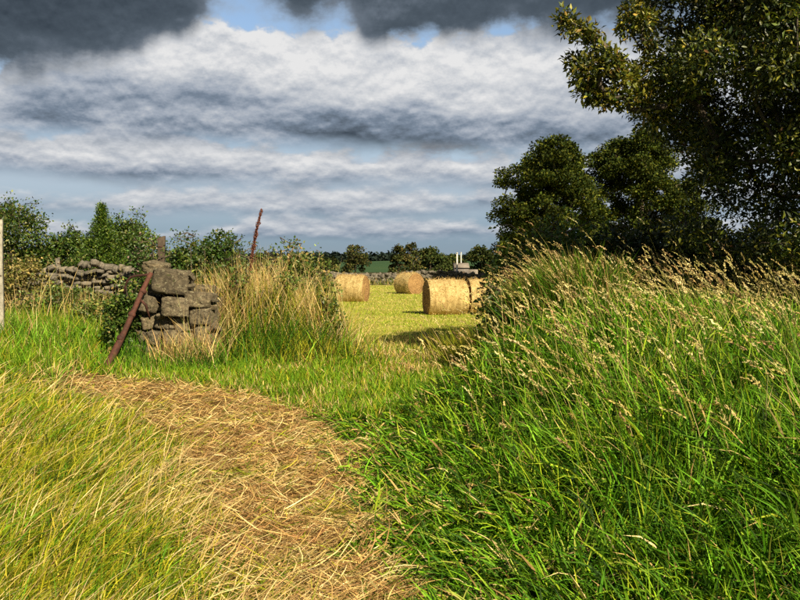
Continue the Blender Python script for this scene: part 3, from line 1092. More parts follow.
# --- the big ash-like tree that leans in from the right
def big_tree():
    Y0 = 12.6
    base = np.array([7.9, 13.3, float(height(7.9, 13.3))])
    e = empty('ash_tree', base, 'large dark leafy tree overhanging from the right edge of the picture', 'tree')
    rr = np.random.default_rng(3)
    edge_y = np.array([-120, -60, -20, 0, 30, 55, 70, 85, 100, 112, 128, 145, 170, 200, 230, 262])
    edge_x = np.array([790, 700, 636, 622, 626, 640, 610, 590, 600, 632, 660, 668, 672, 674, 670, 676])
    cl = []
    while len(cl) < 560:
        py = rr.uniform(-110, 262)
        Yc = Y0 + rr.uniform(-2.6, 2.6)
        px = rr.uniform(585, 1010)
        lim = np.interp(py, edge_y, edge_x) + 10 + 26 * abs(Yc - Y0) ** 1.3
        if px < lim:
            continue
        # thinner low down on the right, where sky shows between the boughs
        if py > 150 and px > 720 and rr.uniform() < 0.25:
            continue
        if (abs(px - 738) < 42 and abs(py - 214) < 26) or (abs(px - 790) < 20 and abs(py - 225) < 20):
            continue
        if px > 830 and rr.uniform() < 0.45:
            continue
        k = Y0 + (Yc - Y0)
        cl.append([(px - 400) / F * Y0, k, Z(py, Y0)])
    arm = [(566, 16), (572, 24), (580, 36), (588, 42), (597, 52), (606, 60), (618, 66), (575, 62), (582, 72), (590, 66), (592, 88), (598, 100), (607, 103),
           (612, 90), (600, 78), (622, 82), (634, 74), (640, 92), (625, 104), (640, 110), (655, 118), (578, 81), (586, 92), (604, 70),
           (640, 24), (631, 12), (646, 44), (652, 60), (626, 30), (660, 84), (664, 104)]
    ar = np.array([[(p - 400) / F * (Y0 - 0.5), Y0 - 0.5 + rr.normal(0, 0.15), Z(q, Y0 - 0.5)] for p, q in arm])
    cl = np.concatenate([np.array(cl), ar])
    a = Acc()
    grow(base - np.array([0, 0, 0.1]), cl, base + np.array([-0.5, -0.4, 2.6]), 0.24, a, 8, 0.0075, 0.09, 5)
    a.obj('trunk', MAT['bark'], e, smooth=True)
    a = Acc()
    foliage(a, ar, 0.115, 130, 0.10, 0.40, [(0.05, 0.07, 0.008), (0.12, 0.13, 0.014), (0.24, 0.22, 0.026), (0.30, 0.20, 0.04)], (3, 3, 2, 0.7), 0.35, 0.0, 0.9, 0.22, 0.2)  # sunlight on the left arm put into brighter, yellower leaf colours
    n = len(cl)
    sig = np.full(n, 0.235)
    per = np.full(n, 300)
    sig[-len(ar):] = 0.095
    per[-len(ar):] = 60
    sig[-len(ar):-len(ar) + 6] = 0.06
    per[-len(ar):-len(ar) + 6] = 44
    foliage(a, cl, sig, per, 0.090, 0.40, [(0.020, 0.036, 0.005), (0.042, 0.060, 0.007), (0.12, 0.135, 0.014), (0.22, 0.20, 0.024), (0.10, 0.05, 0.02)], (4, 4, 2.6, 1.1, 0.15), 0.35, 0.0, 0.85, 0.22, 0.28)
    a.obj('crown', MAT['tree_leaf'], e)


big_tree()


# --- two sycamores out in the field
def field_tree(name, outline, Y, depth, label, nclump, per, leaf, sig, cols, wts, trunk_px, seed, group=None, cat='tree', trunk_r=0.3, mat='far_leaf', layered=0.0, aspect=0.75):
    """outline: photo pixels (y, x left, x right) of the crown, read as a solid of revolution-like mass around its trunk"""
    r = np.random.default_rng(seed)
    o = np.array(outline, float)
    x_ = X(trunk_px, Y)
    e = empty(name, (x_, Y, 0.0), label, cat, group)
    cl = []
    while len(cl) < nclump:
        py = r.uniform(o[0, 0], o[-1, 0])
        l, rt = np.interp(py, o[:, 0], o[:, 1]), np.interp(py, o[:, 0], o[:, 2])
        half, mid = (rt - l) / 2, (rt + l) / 2
        u = r.uniform(-1, 1)
        v = r.uniform(-1, 1)
        q = u * u + v * v
        if q > 1 or (q < 0.25 and r.uniform() < 0.6):
            continue
        Yc = Y + v * depth
        cl.append([X(mid + u * half, Y), Yc, Z(py, Y)])
    cl = np.array(cl)
    if layered:
        cl[:, 2] = np.round(cl[:, 2] / layered) * layered + r.normal(0, layered * 0.16, len(cl))
    a = Acc()
    top = np.array([x_, Y, Z(o[len(o) // 2, 0], Y)])
    grow((x_, Y, -0.1), cl, top, trunk_r, a, 7, max(0.012, trunk_r * 0.07), 0.12, seed)
    a.obj('trunk', MAT['bark'], e, smooth=True)
    a = Acc()
    foliage(a, cl, sig * r.uniform(0.7, 1.25, len(cl)), per, leaf, aspect, cols, wts, 0.7, 0.0, 0.62, 0.2, 0.25)
    a.obj('crown', MAT[mat], e)


SYC = [(0.018, 0.031, 0.006), (0.036, 0.052, 0.007), (0.09, 0.10, 0.012)]
field_tree('sycamore', [(149, 538, 562), (158, 520, 580), (168, 508, 586), (180, 501, 590), (192, 506, 597), (203, 494, 600), (215, 491, 602), (228, 500, 604), (240, 494, 606), (256, 500, 606)],
           60, 3.6, 'rounded dark green sycamore standing alone left of its twin in the field', 230, 300, 0.18, 0.46, SYC, (3, 4, 2), 548, 21, 'pair of field sycamores', layered=0.75)
field_tree('sycamore', [(140, 618, 634), (146, 608, 655), (156, 598, 668), (168, 590, 680), (182, 590, 688), (200, 588, 700), (220, 590, 716), (240, 594, 722), (256, 596, 724)],
           63, 3.8, 'taller dark green sycamore, right of its twin, touching the big overhanging tree', 270, 300, 0.18, 0.48, SYC, (3, 4, 2), 640, 22, 'pair of field sycamores', layered=0.75)

# --- trees beyond the back wall
FARC = [(0.028, 0.045, 0.012), (0.05, 0.07, 0.016), (0.085, 0.085, 0.022)]
FARB = [(0.03, 0.042, 0.011), (0.06, 0.066, 0.016), (0.10, 0.08, 0.024)]
far = [
    ('hawthorn_tree', [(246, 353, 359), (251, 344, 366), (258, 341, 370), (266, 338, 372), (273, 341, 369), (279, 346, 366)], 76, 1.1, 'small thin hawthorn standing left of the green slope, above the left bale', 30, 70, 0.20, 0.26, FARB, 356, 31, 0.09),
    ('hawthorn_tree', [(247, 398, 402), (254, 389, 405), (262, 387, 408), (270, 388, 408), (278, 392, 404)], 78, 1.0, 'scrubby brownish hawthorn right of the green slope, above the farthest bale', 30, 70, 0.20, 0.26, FARB, 398, 32, 0.09),
    ('hawthorn_tree', [(245, 410, 413), (252, 405, 417), (262, 403, 424), (270, 404, 425), (278, 408, 422)], 80, 1.1, 'scrubby hawthorn with a pointed top beside the round dark tree', 32, 70, 0.20, 0.27, FARB, 413, 33, 0.09),
    ('broadleaf_tree', [(250, 424, 433), (254, 420, 438), (260, 417, 442), (268, 415, 446), (277, 418, 446)], 125, 2.3, 'round dark broadleaf tree behind the scrubby hawthorns', 60, 80, 0.34, 0.42, FARC, 430, 34, 0.2),
    ('broadleaf_tree', [(257, 436, 444), (262, 432, 449), (269, 430, 452), (277, 432, 452)], 128, 2.0, 'lower dark broadleaf tree stepping down towards the white poles', 46, 80, 0.34, 0.40, FARC, 441, 35, 0.18),
    ('broadleaf_tree', [(257, 448, 456), (262, 446, 464), (269, 445, 468), (277, 446, 468)], 150, 2.4, 'low dark tree right behind the two white poles', 46, 80, 0.36, 0.42, FARC, 456, 36, 0.18),
    ('broadleaf_tree', [(248, 476, 484), (254, 468, 492), (262, 464, 497), (270, 463, 499), (277, 466, 498)], 130, 2.5, 'dark round tree to the right of the pale outbuilding', 66, 80, 0.34, 0.45, FARC, 480, 37, 0.2),
    ('broadleaf_tree', [(252, 503, 514), (258, 496, 522), (266, 494, 525), (277, 496, 524)], 120, 2.3, 'dark tree at the foot of the left sycamore, behind the tall grass', 50, 80, 0.34, 0.45, FARC, 509, 38, 0.2),
    ('hawthorn_tree', [(259, 322, 334), (265, 318, 340), (277, 318, 340)], 110, 1.8, 'low dark tree showing between the dry grass mound and the thin hawthorn', 36, 70, 0.3, 0.34, FARC, 328, 39, 0.12),
]
for (nm, ol, Y_, dp, lab, nc, per, lf, sg, cc, tp, sd, tr) in far:
    field_tree(nm, ol, Y_, dp, lab, nc, per, lf, sg, cc, (3, 4, 2), tp, sd, 'trees beyond the back wall', 'tree', tr)


# --- far woods: one mass on the skyline
def far_wood(name, r, az0, az1, base_py, top_py, n, seed, label):
    rr = np.random.default_rng(seed)
    a = Acc()
    az = np.radians(np.linspace(az0, az1, n)) + rr.normal(0, 0.0012, n)
    zb = Z(base_py, r)
    for q in az:
        d = r * rr.uniform(0.98, 1.04)
        h = (base_py - top_py) / F * r * rr.uniform(0.75, 1.12)
        w = h * rr.uniform(0.32, 0.55)
        c = np.array([d * math.sin(q), d * math.cos(q), zb + h * 0.5])
        V = norm(rr.normal(0, 1, (60, 3)))
        pos = c + V * np.array([w, w, h * 0.55]) * rr.uniform(0.7, 1.0, (60, 1))
        leaves(a, pos, h * 0.34, 0.9, pick([(0.012, 0.022, 0.018), (0.02, 0.032, 0.022)], [1, 1], 60), 0.5)
    a.obj(name, MAT['far_leaf'], None, kind='stuff', label=label, category='wood')


far_wood('woodland', 420, -16, -0.2, 263, 253.5, 130, 51, 'dark wood along the skyline above the green slope')
far_wood('woodland', 460, 1.6, 30, 264, 256, 200, 52, 'dark wood along the skyline behind the building and the sycamores')

# --- hedge and bushes on the left
HEDGE = [(0.030, 0.065, 0.010), (0.050, 0.090, 0.012), (0.09, 0.125, 0.018), (0.15, 0.15, 0.03)]
bush('hawthorn_bush', 12, 25.5, 208, 92, 1.2, 'tall loose hawthorn bush beside the pale fence post at the left edge', 'bush', 46, 110, 0.09, 0.6, HEDGE, (3, 3, 2, 1.6), group=HB, shoots=16)
bush('hawthorn_bush', 60, 26.5, 238, 70, 1.1, 'low dark hedge bush between the tall hawthorn and the conifer', 'bush', 28, 120, 0.09, 0.6, HEDGE, (4, 4, 1, 0.4), group=HB)
bush('hawthorn_bush', 90, 26.0, 231, 52, 1.1, 'hedge bush hugging the left foot of the conifer', 'bush', 30, 120, 0.09, 0.6, HEDGE, (3, 4, 2, 0.4), group=HB)
bush('hawthorn_bush', 130, 25.8, 219, 56, 1.1, 'hedge bush hugging the right foot of the conifer', 'bush', 34, 120, 0.09, 0.6, HEDGE, (3, 4, 2, 0.5), group=HB, shoots=10)
bush('elder_bush', 148, 22.0, 238, 34, 0.8, 'leafy bush with pale pinkish tops left of the short dark post', 'bush', 20, 100, 0.085, 0.55, [(0.05, 0.10, 0.02), (0.09, 0.13, 0.03), (0.30, 0.20, 0.17)], (4, 4, 1.2), group=HB)
bush('elder_bush', 184, 20.0, 240, 48, 0.9, 'leafy bush right of the short dark post', 'bush', 26, 110, 0.08, 0.6, HEDGE, (3, 4, 2, 0.8), group=HB)
bush('hawthorn_bush', 217, 19.0, 237, 52, 0.9, 'dark bush behind the tall dry stems in the middle of the left hedge', 'bush', 30, 110, 0.075, 0.6, HEDGE, (4, 4, 1, 0.4), group=HB, shoots=12)
bush('hawthorn_bush', 250, 19.0, 252, 40, 0.9, 'low dark bush at the foot of the dock spike', 'bush', 22, 110, 0.075, 0.6, HEDGE, (4, 4, 1, 0.4), group=HB)


def conifer(px, Y, top, base_py, wpx, label, seed):
    r = np.random.default_rng(seed)
    x_ = X(px, Y)
    g = float(height(x_, Y))
    e = empty('conifer', (x_, Y, g), label, 'conifer')
    z1, z0 = Z(top, Y), Z(base_py, Y)
    W = wpx / F * Y / 2
    a, b = Acc(), Acc()
    tube(a, [(x_, Y, g - 0.1), (x_, Y, (g + z1) / 2), (x_, Y, z1)], [0.09, 0.06, 0.008], 7)
    nl = 24
    for i in range(nl):
        f = i / (nl - 1)
        z_ = z0 + (z1 - z0 - 0.1) * f
        ln = W * (1 - f) ** 1.05 + 0.03
        m = max(6, int(13 * (1 - f) + 4))
        for k in range(m):
            q = k / m * 2 * math.pi + r.uniform(0, 0.6)
            l2 = ln * r.uniform(0.7, 1.15)
            tip = np.array([x_ + math.cos(q) * l2, Y + math.sin(q) * l2, z_ + l2 * r.uniform(0.05, 0.45)])
            p0 = np.array([x_, Y, z_])
            tube(a, [p0, (p0 + tip) / 2 - np.array([0, 0, 0.03]), tip], [0.012, 0.008, 0.003], 4, cap=False)
            n = int(26 + 50 * l2 / W)
            t_ = r.uniform(0.2, 1.08, n)[:, None]
            pos = p0 * (1 - t_) + tip * t_ + r.normal(0, 0.045, (n, 3))
            leaves(b, pos, 0.085, 0.34, pick([(0.03, 0.07, 0.008), (0.06, 0.115, 0.011), (0.14, 0.19, 0.02)], [2, 3, 1.6], n), 0.4, -0.5, dirs=np.broadcast_to((tip - p0) / l2 * 0.9, (n, 3)))
    a.obj('trunk', MAT['bark'], e, smooth=True)
    b.obj('crown', MAT['tree_leaf'], e)


conifer(103, 24.8, 203, 272, 54, 'bright green pointed conifer rising out of the left hedge', 61)

# --- brambles on the gateway mound and in front of the rubble wall
BR = [(0.05, 0.095, 0.014), (0.085, 0.125, 0.02), (0.16, 0.17, 0.035), (0.24, 0.17, 0.05)]
bush('bramble_bush', 300, 16.6, 250, 70, 0.6, 'bramble thicket on the dry grass mound beside the gap', 'bramble', 34, 70, 0.065, 0.7, BR, (3, 3, 2, 0.8), shoots=10, shell=0.2)
bush('bramble_bush', 246, 16.4, 258, 84, 0.6, 'bramble patch under the dock spike, right of the stones', 'bramble', 28, 75, 0.065, 0.7, BR, (4, 3, 1.5, 0.6), shoots=6, shell=0.2)
bush('bramble_bush', 124, 13.9, 284, 34, 0.4, 'ivy and bramble tangle shaded behind the rusty post', 'bramble', 24, 80, 0.06, 0.8, BR, (5, 3, 0.6, 0.2), shoots=4, shell=0.2)
bush('bramble_bush', 22, 20.0, 256, 76, 0.8, 'pale straggly bramble against the rubble wall at the left edge', 'bramble', 30, 60, 0.07, 0.7, [(0.10, 0.11, 0.025), (0.18, 0.16, 0.04), (0.30, 0.23, 0.08)], (3, 3, 2), shoots=10, shell=0.2)
bush('bramble_bush', 66, 19.5, 287, 50, 0.6, 'low dark green bramble in front of the rubble wall', 'bramble', 24, 70, 0.07, 0.7, BR, (4, 3, 1, 0.3), shoots=5, shell=0.2)
bush('bramble_bush', 104, 19.0, 293, 40, 0.5, 'low yellowish weeds in front of the rubble wall, left of the rusty post', 'bramble', 18, 60, 0.06, 0.6, [(0.12, 0.14, 0.025), (0.2, 0.18, 0.04)], (3, 2), shoots=4, shell=0.2)
bush('bramble_bush', 288, 14.9, 276, 34, 0.3, 'dark bramble leaves showing through the middle of the dry grass mound', 'bramble', 14, 40, 0.065, 0.7, BR, (5, 3, 1, 0.4), shoots=4, shell=0.2)
bush('bramble_bush', 240, 14.5, 274, 30, 0.3, 'dark leafy weeds between the stones and the dock spike', 'bramble', 12, 40, 0.06, 0.7, BR, (5, 3, 1, 0.4), shoots=4, shell=0.2)
bush('bramble_bush', 262, 14.6, 292, 36, 0.3, 'dark leafy patch low in the dry grass below the dock spike', 'bramble', 12, 34, 0.06, 0.7, BR, (5, 3, 1, 0.4), shoots=3, shell=0.2)
bush('bramble_bush', 324, 15.0, 300, 30, 0.35, 'bramble clump at the right foot of the dry grass mound', 'bramble', 16, 45, 0.06, 0.7, BR, (3, 3, 2, 1), shoots=5, shell=0.2)
bush('bramble_bush', 40, 17.0, 296, 60, 0.6, 'green and brown bramble mound right of the pale fence post', 'bramble', 26, 50, 0.065, 0.7, BR, (4, 3, 2, 1.4), shoots=8, shell=0.2)
bush('bramble_bush', 92, 16.6, 306, 46, 0.5, 'low bramble mound between the rubble wall and the rusty post', 'bramble', 20, 50, 0.065, 0.7, BR, (4, 3, 2, 0.9), shoots=5, shell=0.2)
bush('bramble_bush', 164, 16.0, 252, 40, 0.4, 'leafy growth behind the top stone, round the short dark post', 'bramble', 18, 50, 0.07, 0.7, BR, (4, 4, 2, 0.4), shoots=6, shell=0.2)
bush('bramble_bush', 496, 12.2, 284, 18, 0.22, 'dark hanging bramble shoot in front of the right bale', 'bramble', 10, 40, 0.065, 0.6, BR, (5, 3, 0.6, 0.1), shoots=3, shell=0.2)

# --- dark hedge behind the bank under the trees
DK = [(0.025, 0.045, 0.012), (0.045, 0.065, 0.015), (0.08, 0.085, 0.02)]  # shade under the trees put into a darker leaf palette
HG = 'hedge behind the grass bank'
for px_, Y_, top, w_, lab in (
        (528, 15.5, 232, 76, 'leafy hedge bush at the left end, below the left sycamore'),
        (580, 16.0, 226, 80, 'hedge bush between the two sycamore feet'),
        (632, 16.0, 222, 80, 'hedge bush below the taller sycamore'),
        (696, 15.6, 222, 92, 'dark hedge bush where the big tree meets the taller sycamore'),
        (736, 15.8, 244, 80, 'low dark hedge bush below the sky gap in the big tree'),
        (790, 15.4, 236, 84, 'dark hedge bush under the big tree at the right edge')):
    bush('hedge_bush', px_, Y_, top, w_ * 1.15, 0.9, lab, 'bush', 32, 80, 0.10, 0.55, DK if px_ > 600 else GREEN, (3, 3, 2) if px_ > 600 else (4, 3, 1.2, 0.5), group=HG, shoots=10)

# ------------------------------------------------------------------ grass
PI = math.pi
G_LUSH = [(0.048, 0.130, 0.004), (0.090, 0.215, 0.008), (0.17, 0.31, 0.018), (0.018, 0.050, 0.004)]
G_YEL = [(0.17, 0.21, 0.008), (0.29, 0.28, 0.014), (0.40, 0.34, 0.035), (0.08, 0.13, 0.006)]
STRAW = [(0.52, 0.38, 0.145), (0.40, 0.265, 0.09), (0.62, 0.49, 0.23), (0.25, 0.15, 0.055)]
HEADS = [(0.52, 0.43, 0.17), (0.42, 0.35, 0.11), (0.60, 0.51, 0.24), (0.34, 0.22, 0.10)]


def wedge(n, y0, y1, p0=-60, p1=860, power=1.0):
    """n ground points in the part of the land the camera looks over, thinning with distance"""
    u = rng.uniform(0, 1, n)
    y = y0 * (y1 / y0) ** (u ** power)
    x = rng.uniform(X(p0, 1.0), X(p1, 1.0), n) * y
    return x, y


def on_ground(x, y, sink=0.01):
    return np.stack([x, y, height(x, y) - sink], -1)


def tuft(x, y, size, share=9):
    """gathers scattered roots into tufts; also gives the outward azimuth of each root"""
    n = len(x)
    k = rng.integers(0, max(1, n // share), n)
    cx, cy = x[k], y[k]
    q = rng.normal(0, 1, (2, n)) * size * 0.5 * (0.6 + cy / 10.0)
    return cx + q[0], cy + q[1], np.arctan2(q[1], q[0])


def wmul(y):
    return 0.75 + y / 9.0


# left meadow: long laid grass, yellow green with bleached stalks, combed towards the right
def left_meadow():
    a = Acc()
    x, y = wedge(128000, 3.1, 13.2, -100, 460)
    x, y, _ = tuft(x, y, 0.11, 18)
    left = np.interp(y, PATH_Y, PATH_X) - x
    ok = (left > 0) & (path_w(x, y) < rng.uniform(0.1, 1.02, len(x))) & (y + 0.3 * vnoise(x, y, 1.0) < 12.4)
    x, y = x[ok], y[ok]
    n = len(x)
    patch = vnoise(x, y, 1.1, 6.0) + 0.5 * vnoise(x, y, 2.7, 1.0)
    far_l = smoothstep(7.5, 11, y)
    edge = smoothstep(0.35, 1.3, np.interp(y, PATH_Y, PATH_X) - PATH_W_at(y) - x + 0.35)
    L = lerp(0.21, 0.16, far_l) * rng.uniform(0.45, 1.6, n) * (1 + 0.25 * patch) * lerp(0.5, 1.0, edge)
    az = lerp(R(22), R(55), far_l) + rng.normal(0, 1.0, n) + 0.5 * vnoise(x, y, 0.8, 3.0)
    th = np.clip(lerp(0.60, 0.45, far_l) + rng.normal(0, 0.42, n) + 0.2 * patch, 0.02, 1.45)
    lush = np.clip(0.35 + 0.5 * patch + 0.25 * far_l, 0, 1)
    c = np.where((rng.uniform(0, 1, n) < lush * 0.50)[:, None], pick(G_LUSH, (2, 3, 3, 1), n), pick(G_YEL, (3, 3, 2, 2), n))
    blades(a, on_ground(x, y), L, 0.0062 * wmul(y) * rng.uniform(0.6, 1.4, n), az, th, rng.uniform(0.2, 1.8, n), 3, c, rng.normal(0, 0.4, n))
    a.obj('meadow_grass', MAT['grass_blade'], None, kind='stuff', label='long yellow green grass combed over on the left of the path', category='grass')
    a = Acc()
    x, y = wedge(24000, 3.1, 13.0, -120, 470)
    left = np.interp(y, PATH_Y, PATH_X) - x
    patch = vnoise(x, y, 0.9, 11.0) + 0.4 * vnoise(x, y, 3.0, 5.0) + 0.35 * smoothstep(1.2, 3.5, left)
    ok = (left > 0.2) & (path_w(x, y) < 0.6) & (patch > rng.uniform(-0.9, 1.0, len(x))) & (y < 12.3)
    x, y = x[ok], y[ok]
    n = len(x)
    L = rng.uniform(0.14, 0.50, n)
    az = R(24) + rng.normal(0, 0.6, n) + 0.4 * vnoise(x, y, 0.8, 3.0)
    th = np.clip(rng.normal(0.85, 0.28, n), 0.15, 1.45)
    blades(a, on_ground(x, y), L, 0.0038 * wmul(y) * rng.uniform(0.6, 1.3, n), az, th, rng.uniform(0.0, 0.8, n), 4, pick(STRAW, (4, 2, 3, 0.6), n), rng.normal(0, 0.25, n))
    a.obj('bleached_stalks', MAT['dry_straw'], None, kind='stuff', label='bleached dry stalks lying through the left meadow grass', category='dry grass')


left_meadow()


# trodden straw on the path
def path_straw():
    a = Acc()
    x, y = wedge(160000, 3.0, 12.8, -40, 540)
    x, y, _ = tuft(x, y, 0.16, 9)
    w = path_w(x, y)
    bare = vnoise(x, y, 2.6, 21.0) + 0.6 * vnoise(x, y, 6.0, 5.0)
    ok = (w > rng.uniform(0.10, 1.05, len(x))) & (bare > rng.uniform(-1.3, -0.15, len(x)))
    x, y = x[ok], y[ok]
    n = len(x)
    swirl = R(18) + 0.55 * vnoise(x, y, 0.6, 2.0) + 0.40 * vnoise(x, y, 2.2, 9.0)
    az = swirl + rng.normal(0, 0.50, n) + np.where(rng.uniform(0, 1, n) < 0.35, PI, 0)
    th = np.clip(rng.normal(1.28, 0.22, n), 0.3, 1.52)
    patch = vnoise(x, y, 1.4, 3.0) + 0.5 * vnoise(x, y, 4.0, 7.0)
    c = pick(STRAW, (4, 3, 2.4, 1.6), n, 0.25)
    dark = (patch < 0.0) & (rng.uniform(0, 1, n) < 0.5)
    c[dark] = pick([(0.20, 0.105, 0.036), (0.34, 0.20, 0.07)], (1, 1), dark.sum())
    gr = (rng.uniform(0, 1, n) < 0.08 + 0.45 * smoothstep(0.2, 0.8, patch))
    c[gr] = pick(G_YEL, (3, 2, 1, 3), gr.sum())
    blades(a, on_ground(x, y, 0.0) + np.array([0, 0, 1]) * (0.055 * rng.uniform(0, 1, n) ** 1.5)[:, None], rng.uniform(0.05, 0.12, n) * rng.choice([1, 1.6, 2.6], n), 0.0050 * wmul(y) * rng.uniform(0.5, 1.3, n), az, th,
           rng.uniform(-0.2, 0.8, n), 3, c, rng.normal(0, 0.9, n), roll=0.9)
    a.obj('path_straw', MAT['dry_straw'], None, kind='stuff', label='trampled golden straw covering the path', category='dry grass')


path_straw()


# short bright grass across the gateway, between path and field
def gateway_grass():
    a = Acc()
    x, y = wedge(60000, 9.0, 17.2, -100, 520)
    x, y, _ = tuft(x, y, 0.12, 7)
    d = bank_d(x, y)
    patch = vnoise(x, y, 1.0, 8.0) + 0.5 * vnoise(x, y, 2.3, 2.0)
    ok = (d < 0.7) & (path_w(x, y) < rng.uniform(0.1, 1.01, len(x))) & (x > np.interp(y, [9, 10.5, 11.6, 12.2], [-1.0, -2.2, -4.0, -99]))
    ok &= ~((y > 15.8) & (x > -1.4) & (rng.uniform(0, 1, len(x)) < 0.8))
    x, y, patch = x[ok], y[ok], patch[ok]
    n = len(x)
    leftback = smoothstep(-3.6, -5.0, x)
    L = (0.16 + 0.10 * leftback + 0.10 * smoothstep(13.0, 14.5, y) * (x < -1.2)) * rng.uniform(0.6, 1.5, n) * (1 + 0.25 * patch)
    dry = np.clip(0.12 - 0.30 * patch + 0.45 * smoothstep(13.3, 14.8, y) * (1 - leftback), 0, 0.9)
    dry = np.maximum(dry, 0.75 * np.exp(-(((x - 0.2) / 0.55) ** 2 + ((y - 13.0) / 0.6) ** 2)))
    u = rng.uniform(0, 1, n)
    c = pick([(0.075, 0.175, 0.007), (0.125, 0.235, 0.010), (0.20, 0.29, 0.018)], (2, 3, 2), n)
    k = u < dry
    c[k] = pick(STRAW, (3, 2, 2, 1), k.sum())
    k = (u > dry) & (u < dry + 0.16)
    c[k] = pick(G_YEL, (3, 3, 2, 1), k.sum())
    blades(a, on_ground(x, y), L, 0.0066 * wmul(y) * rng.uniform(0.7, 1.3, n), rng.uniform(0, 2 * PI, n), np.abs(rng.normal(0.3, 0.28, n)), rng.uniform(0.1, 0.9, n), 3, c)
    a.obj('gateway_grass', MAT['grass_blade'], None, kind='stuff', label='short bright green grass across the gap and round the stones', category='grass')


gateway_grass()


# tall lush grass on the bank at the right, flattened along its left foot
def bank_grass():
    a = Acc()
    x, y = wedge(128000, 2.5, 14.5, 300, 960)
    x, y, out_az = tuft(x, y, 0.13, 22)
    d = bank_d(x, y)
    pw = path_w(x, y)
    ok = (d > -0.45 + 0.25 * vnoise(x, y, 1.3, 5.0)) & (pw < rng.uniform(0.15, 1.0, len(x)))
    ok &= ~((y < 3.6) & (np.abs(x) < 0.5))
    x, y, d, pw, out_az = x[ok], y[ok], d[ok], pw[ok], out_az[ok]
    n = len(x)
    patch = vnoise(x, y, 0.9, 2.0) + 0.5 * vnoise(x, y, 2.4, 6.0)
    t = smoothstep(-0.2, 2.2, d)
    L = lerp(0.20, 0.52, t) * rng.uniform(0.4, 1.35, n) * (1 + 0.16 * patch)
    L = L * lerp(1.0, 0.8, smoothstep(4.5, 3.0, y))
    # laid over to the left along the foot, standing and wind-tossed higher up
    laid = 1 - smoothstep(0.1, 1.2, d)
    az = np.where(rng.uniform(0, 1, n) < lerp(0.15, 0.60, laid), lerp(R(160), R(195), laid) + 0.6 * vnoise(x, y, 0.9, 4.0) + rng.normal(0, 0.45, n), out_az + rng.normal(0, 0.4, n))
    rightward = smoothstep(0.1, 0.6, vnoise(x, y, 0.7, 12.0)) * (1 - laid) * (rng.uniform(0, 1, n) < 0.7)
    az = np.where(rightward > 0.5, R(15) + rng.normal(0, 0.5, n), az)
    th = np.clip(lerp(0.28, 0.85, laid) + rng.normal(0, 0.28, n), 0.02, 1.4)
    kap = rng.uniform(0.1, 2.6, n)
    c = pick(G_LUSH, (3, 4, 2.2, 3.2), n, 0.30)
    u = rng.uniform(0, 1, n)
    k = u < 0.12 + 0.16 * smoothstep(0.0, 0.8, patch)
    c[k] = pick([(0.19, 0.30, 0.010), (0.28, 0.36, 0.018), (0.30, 0.33, 0.05)], (2, 2, 1), k.sum())
    k = u > 0.97 - 0.5 * smoothstep(0.1, 0.7, pw) - 0.10 * laid
    c[k] = pick(STRAW, (3, 2, 2, 2), k.sum())
    blades(a, on_ground(x, y, 0.02), L, lerp(0.0090, 0.0165, rng.uniform(0, 1, n) ** 2) * (0.85 + y / 14.0) * rng.uniform(0.55, 1.25, n), az, th, kap, 4, c, rng.normal(0, 0.7, n))
    a.obj('bank_grass', MAT['grass_blade'], None, kind='stuff', label='tall lush green grass on the bank at the right', category='grass')


bank_grass()


def bank_back():
    a = Acc()
    x = np.concatenate([rng.normal(2.34, 0.25, 3000), rng.uniform(1.4, 8.5, 7500)])
    y = np.concatenate([rng.normal(12.5, 0.6, 3000), rng.uniform(9.5, 14.2, 7500)])
    x, y, out_az = tuft(x, y, 0.16, 14)
    ok = bank_d(x, y) > 0.8
    x, y, out_az = x[ok], y[ok], out_az[ok]
    n = len(x)
    az = np.where(rng.uniform(0, 1, n) < 0.5, R(175) + rng.normal(0, 0.5, n), out_az)
    endy = np.exp(-((x - 2.35) / 0.5) ** 2)
    blades(a, on_ground(x, y, 0.02), rng.uniform(0.7, 1.18, n) * (1 + 0.05 * endy * rng.uniform(-1.0, 3.0, n)), 0.012 * rng.uniform(0.6, 1.4, n), az, np.abs(rng.normal(0.17, 0.15, n)), rng.uniform(0.1, 1.1, n), 5,
           np.where((rng.uniform(0, 1, n) < 0.66)[:, None], pick(G_LUSH, (4, 2.5, 0.7, 5), n), pick([(0.15, 0.15, 0.02), (0.26, 0.20, 0.05), (0.20, 0.11, 0.04)], (3, 2, 1), n)), rng.normal(0, 0.4, n))
    a.obj('rank_grass', MAT['grass_blade'], None, kind='stuff', label='rank tall green blades along the back and gap end of the bank', category='grass')


bank_back()


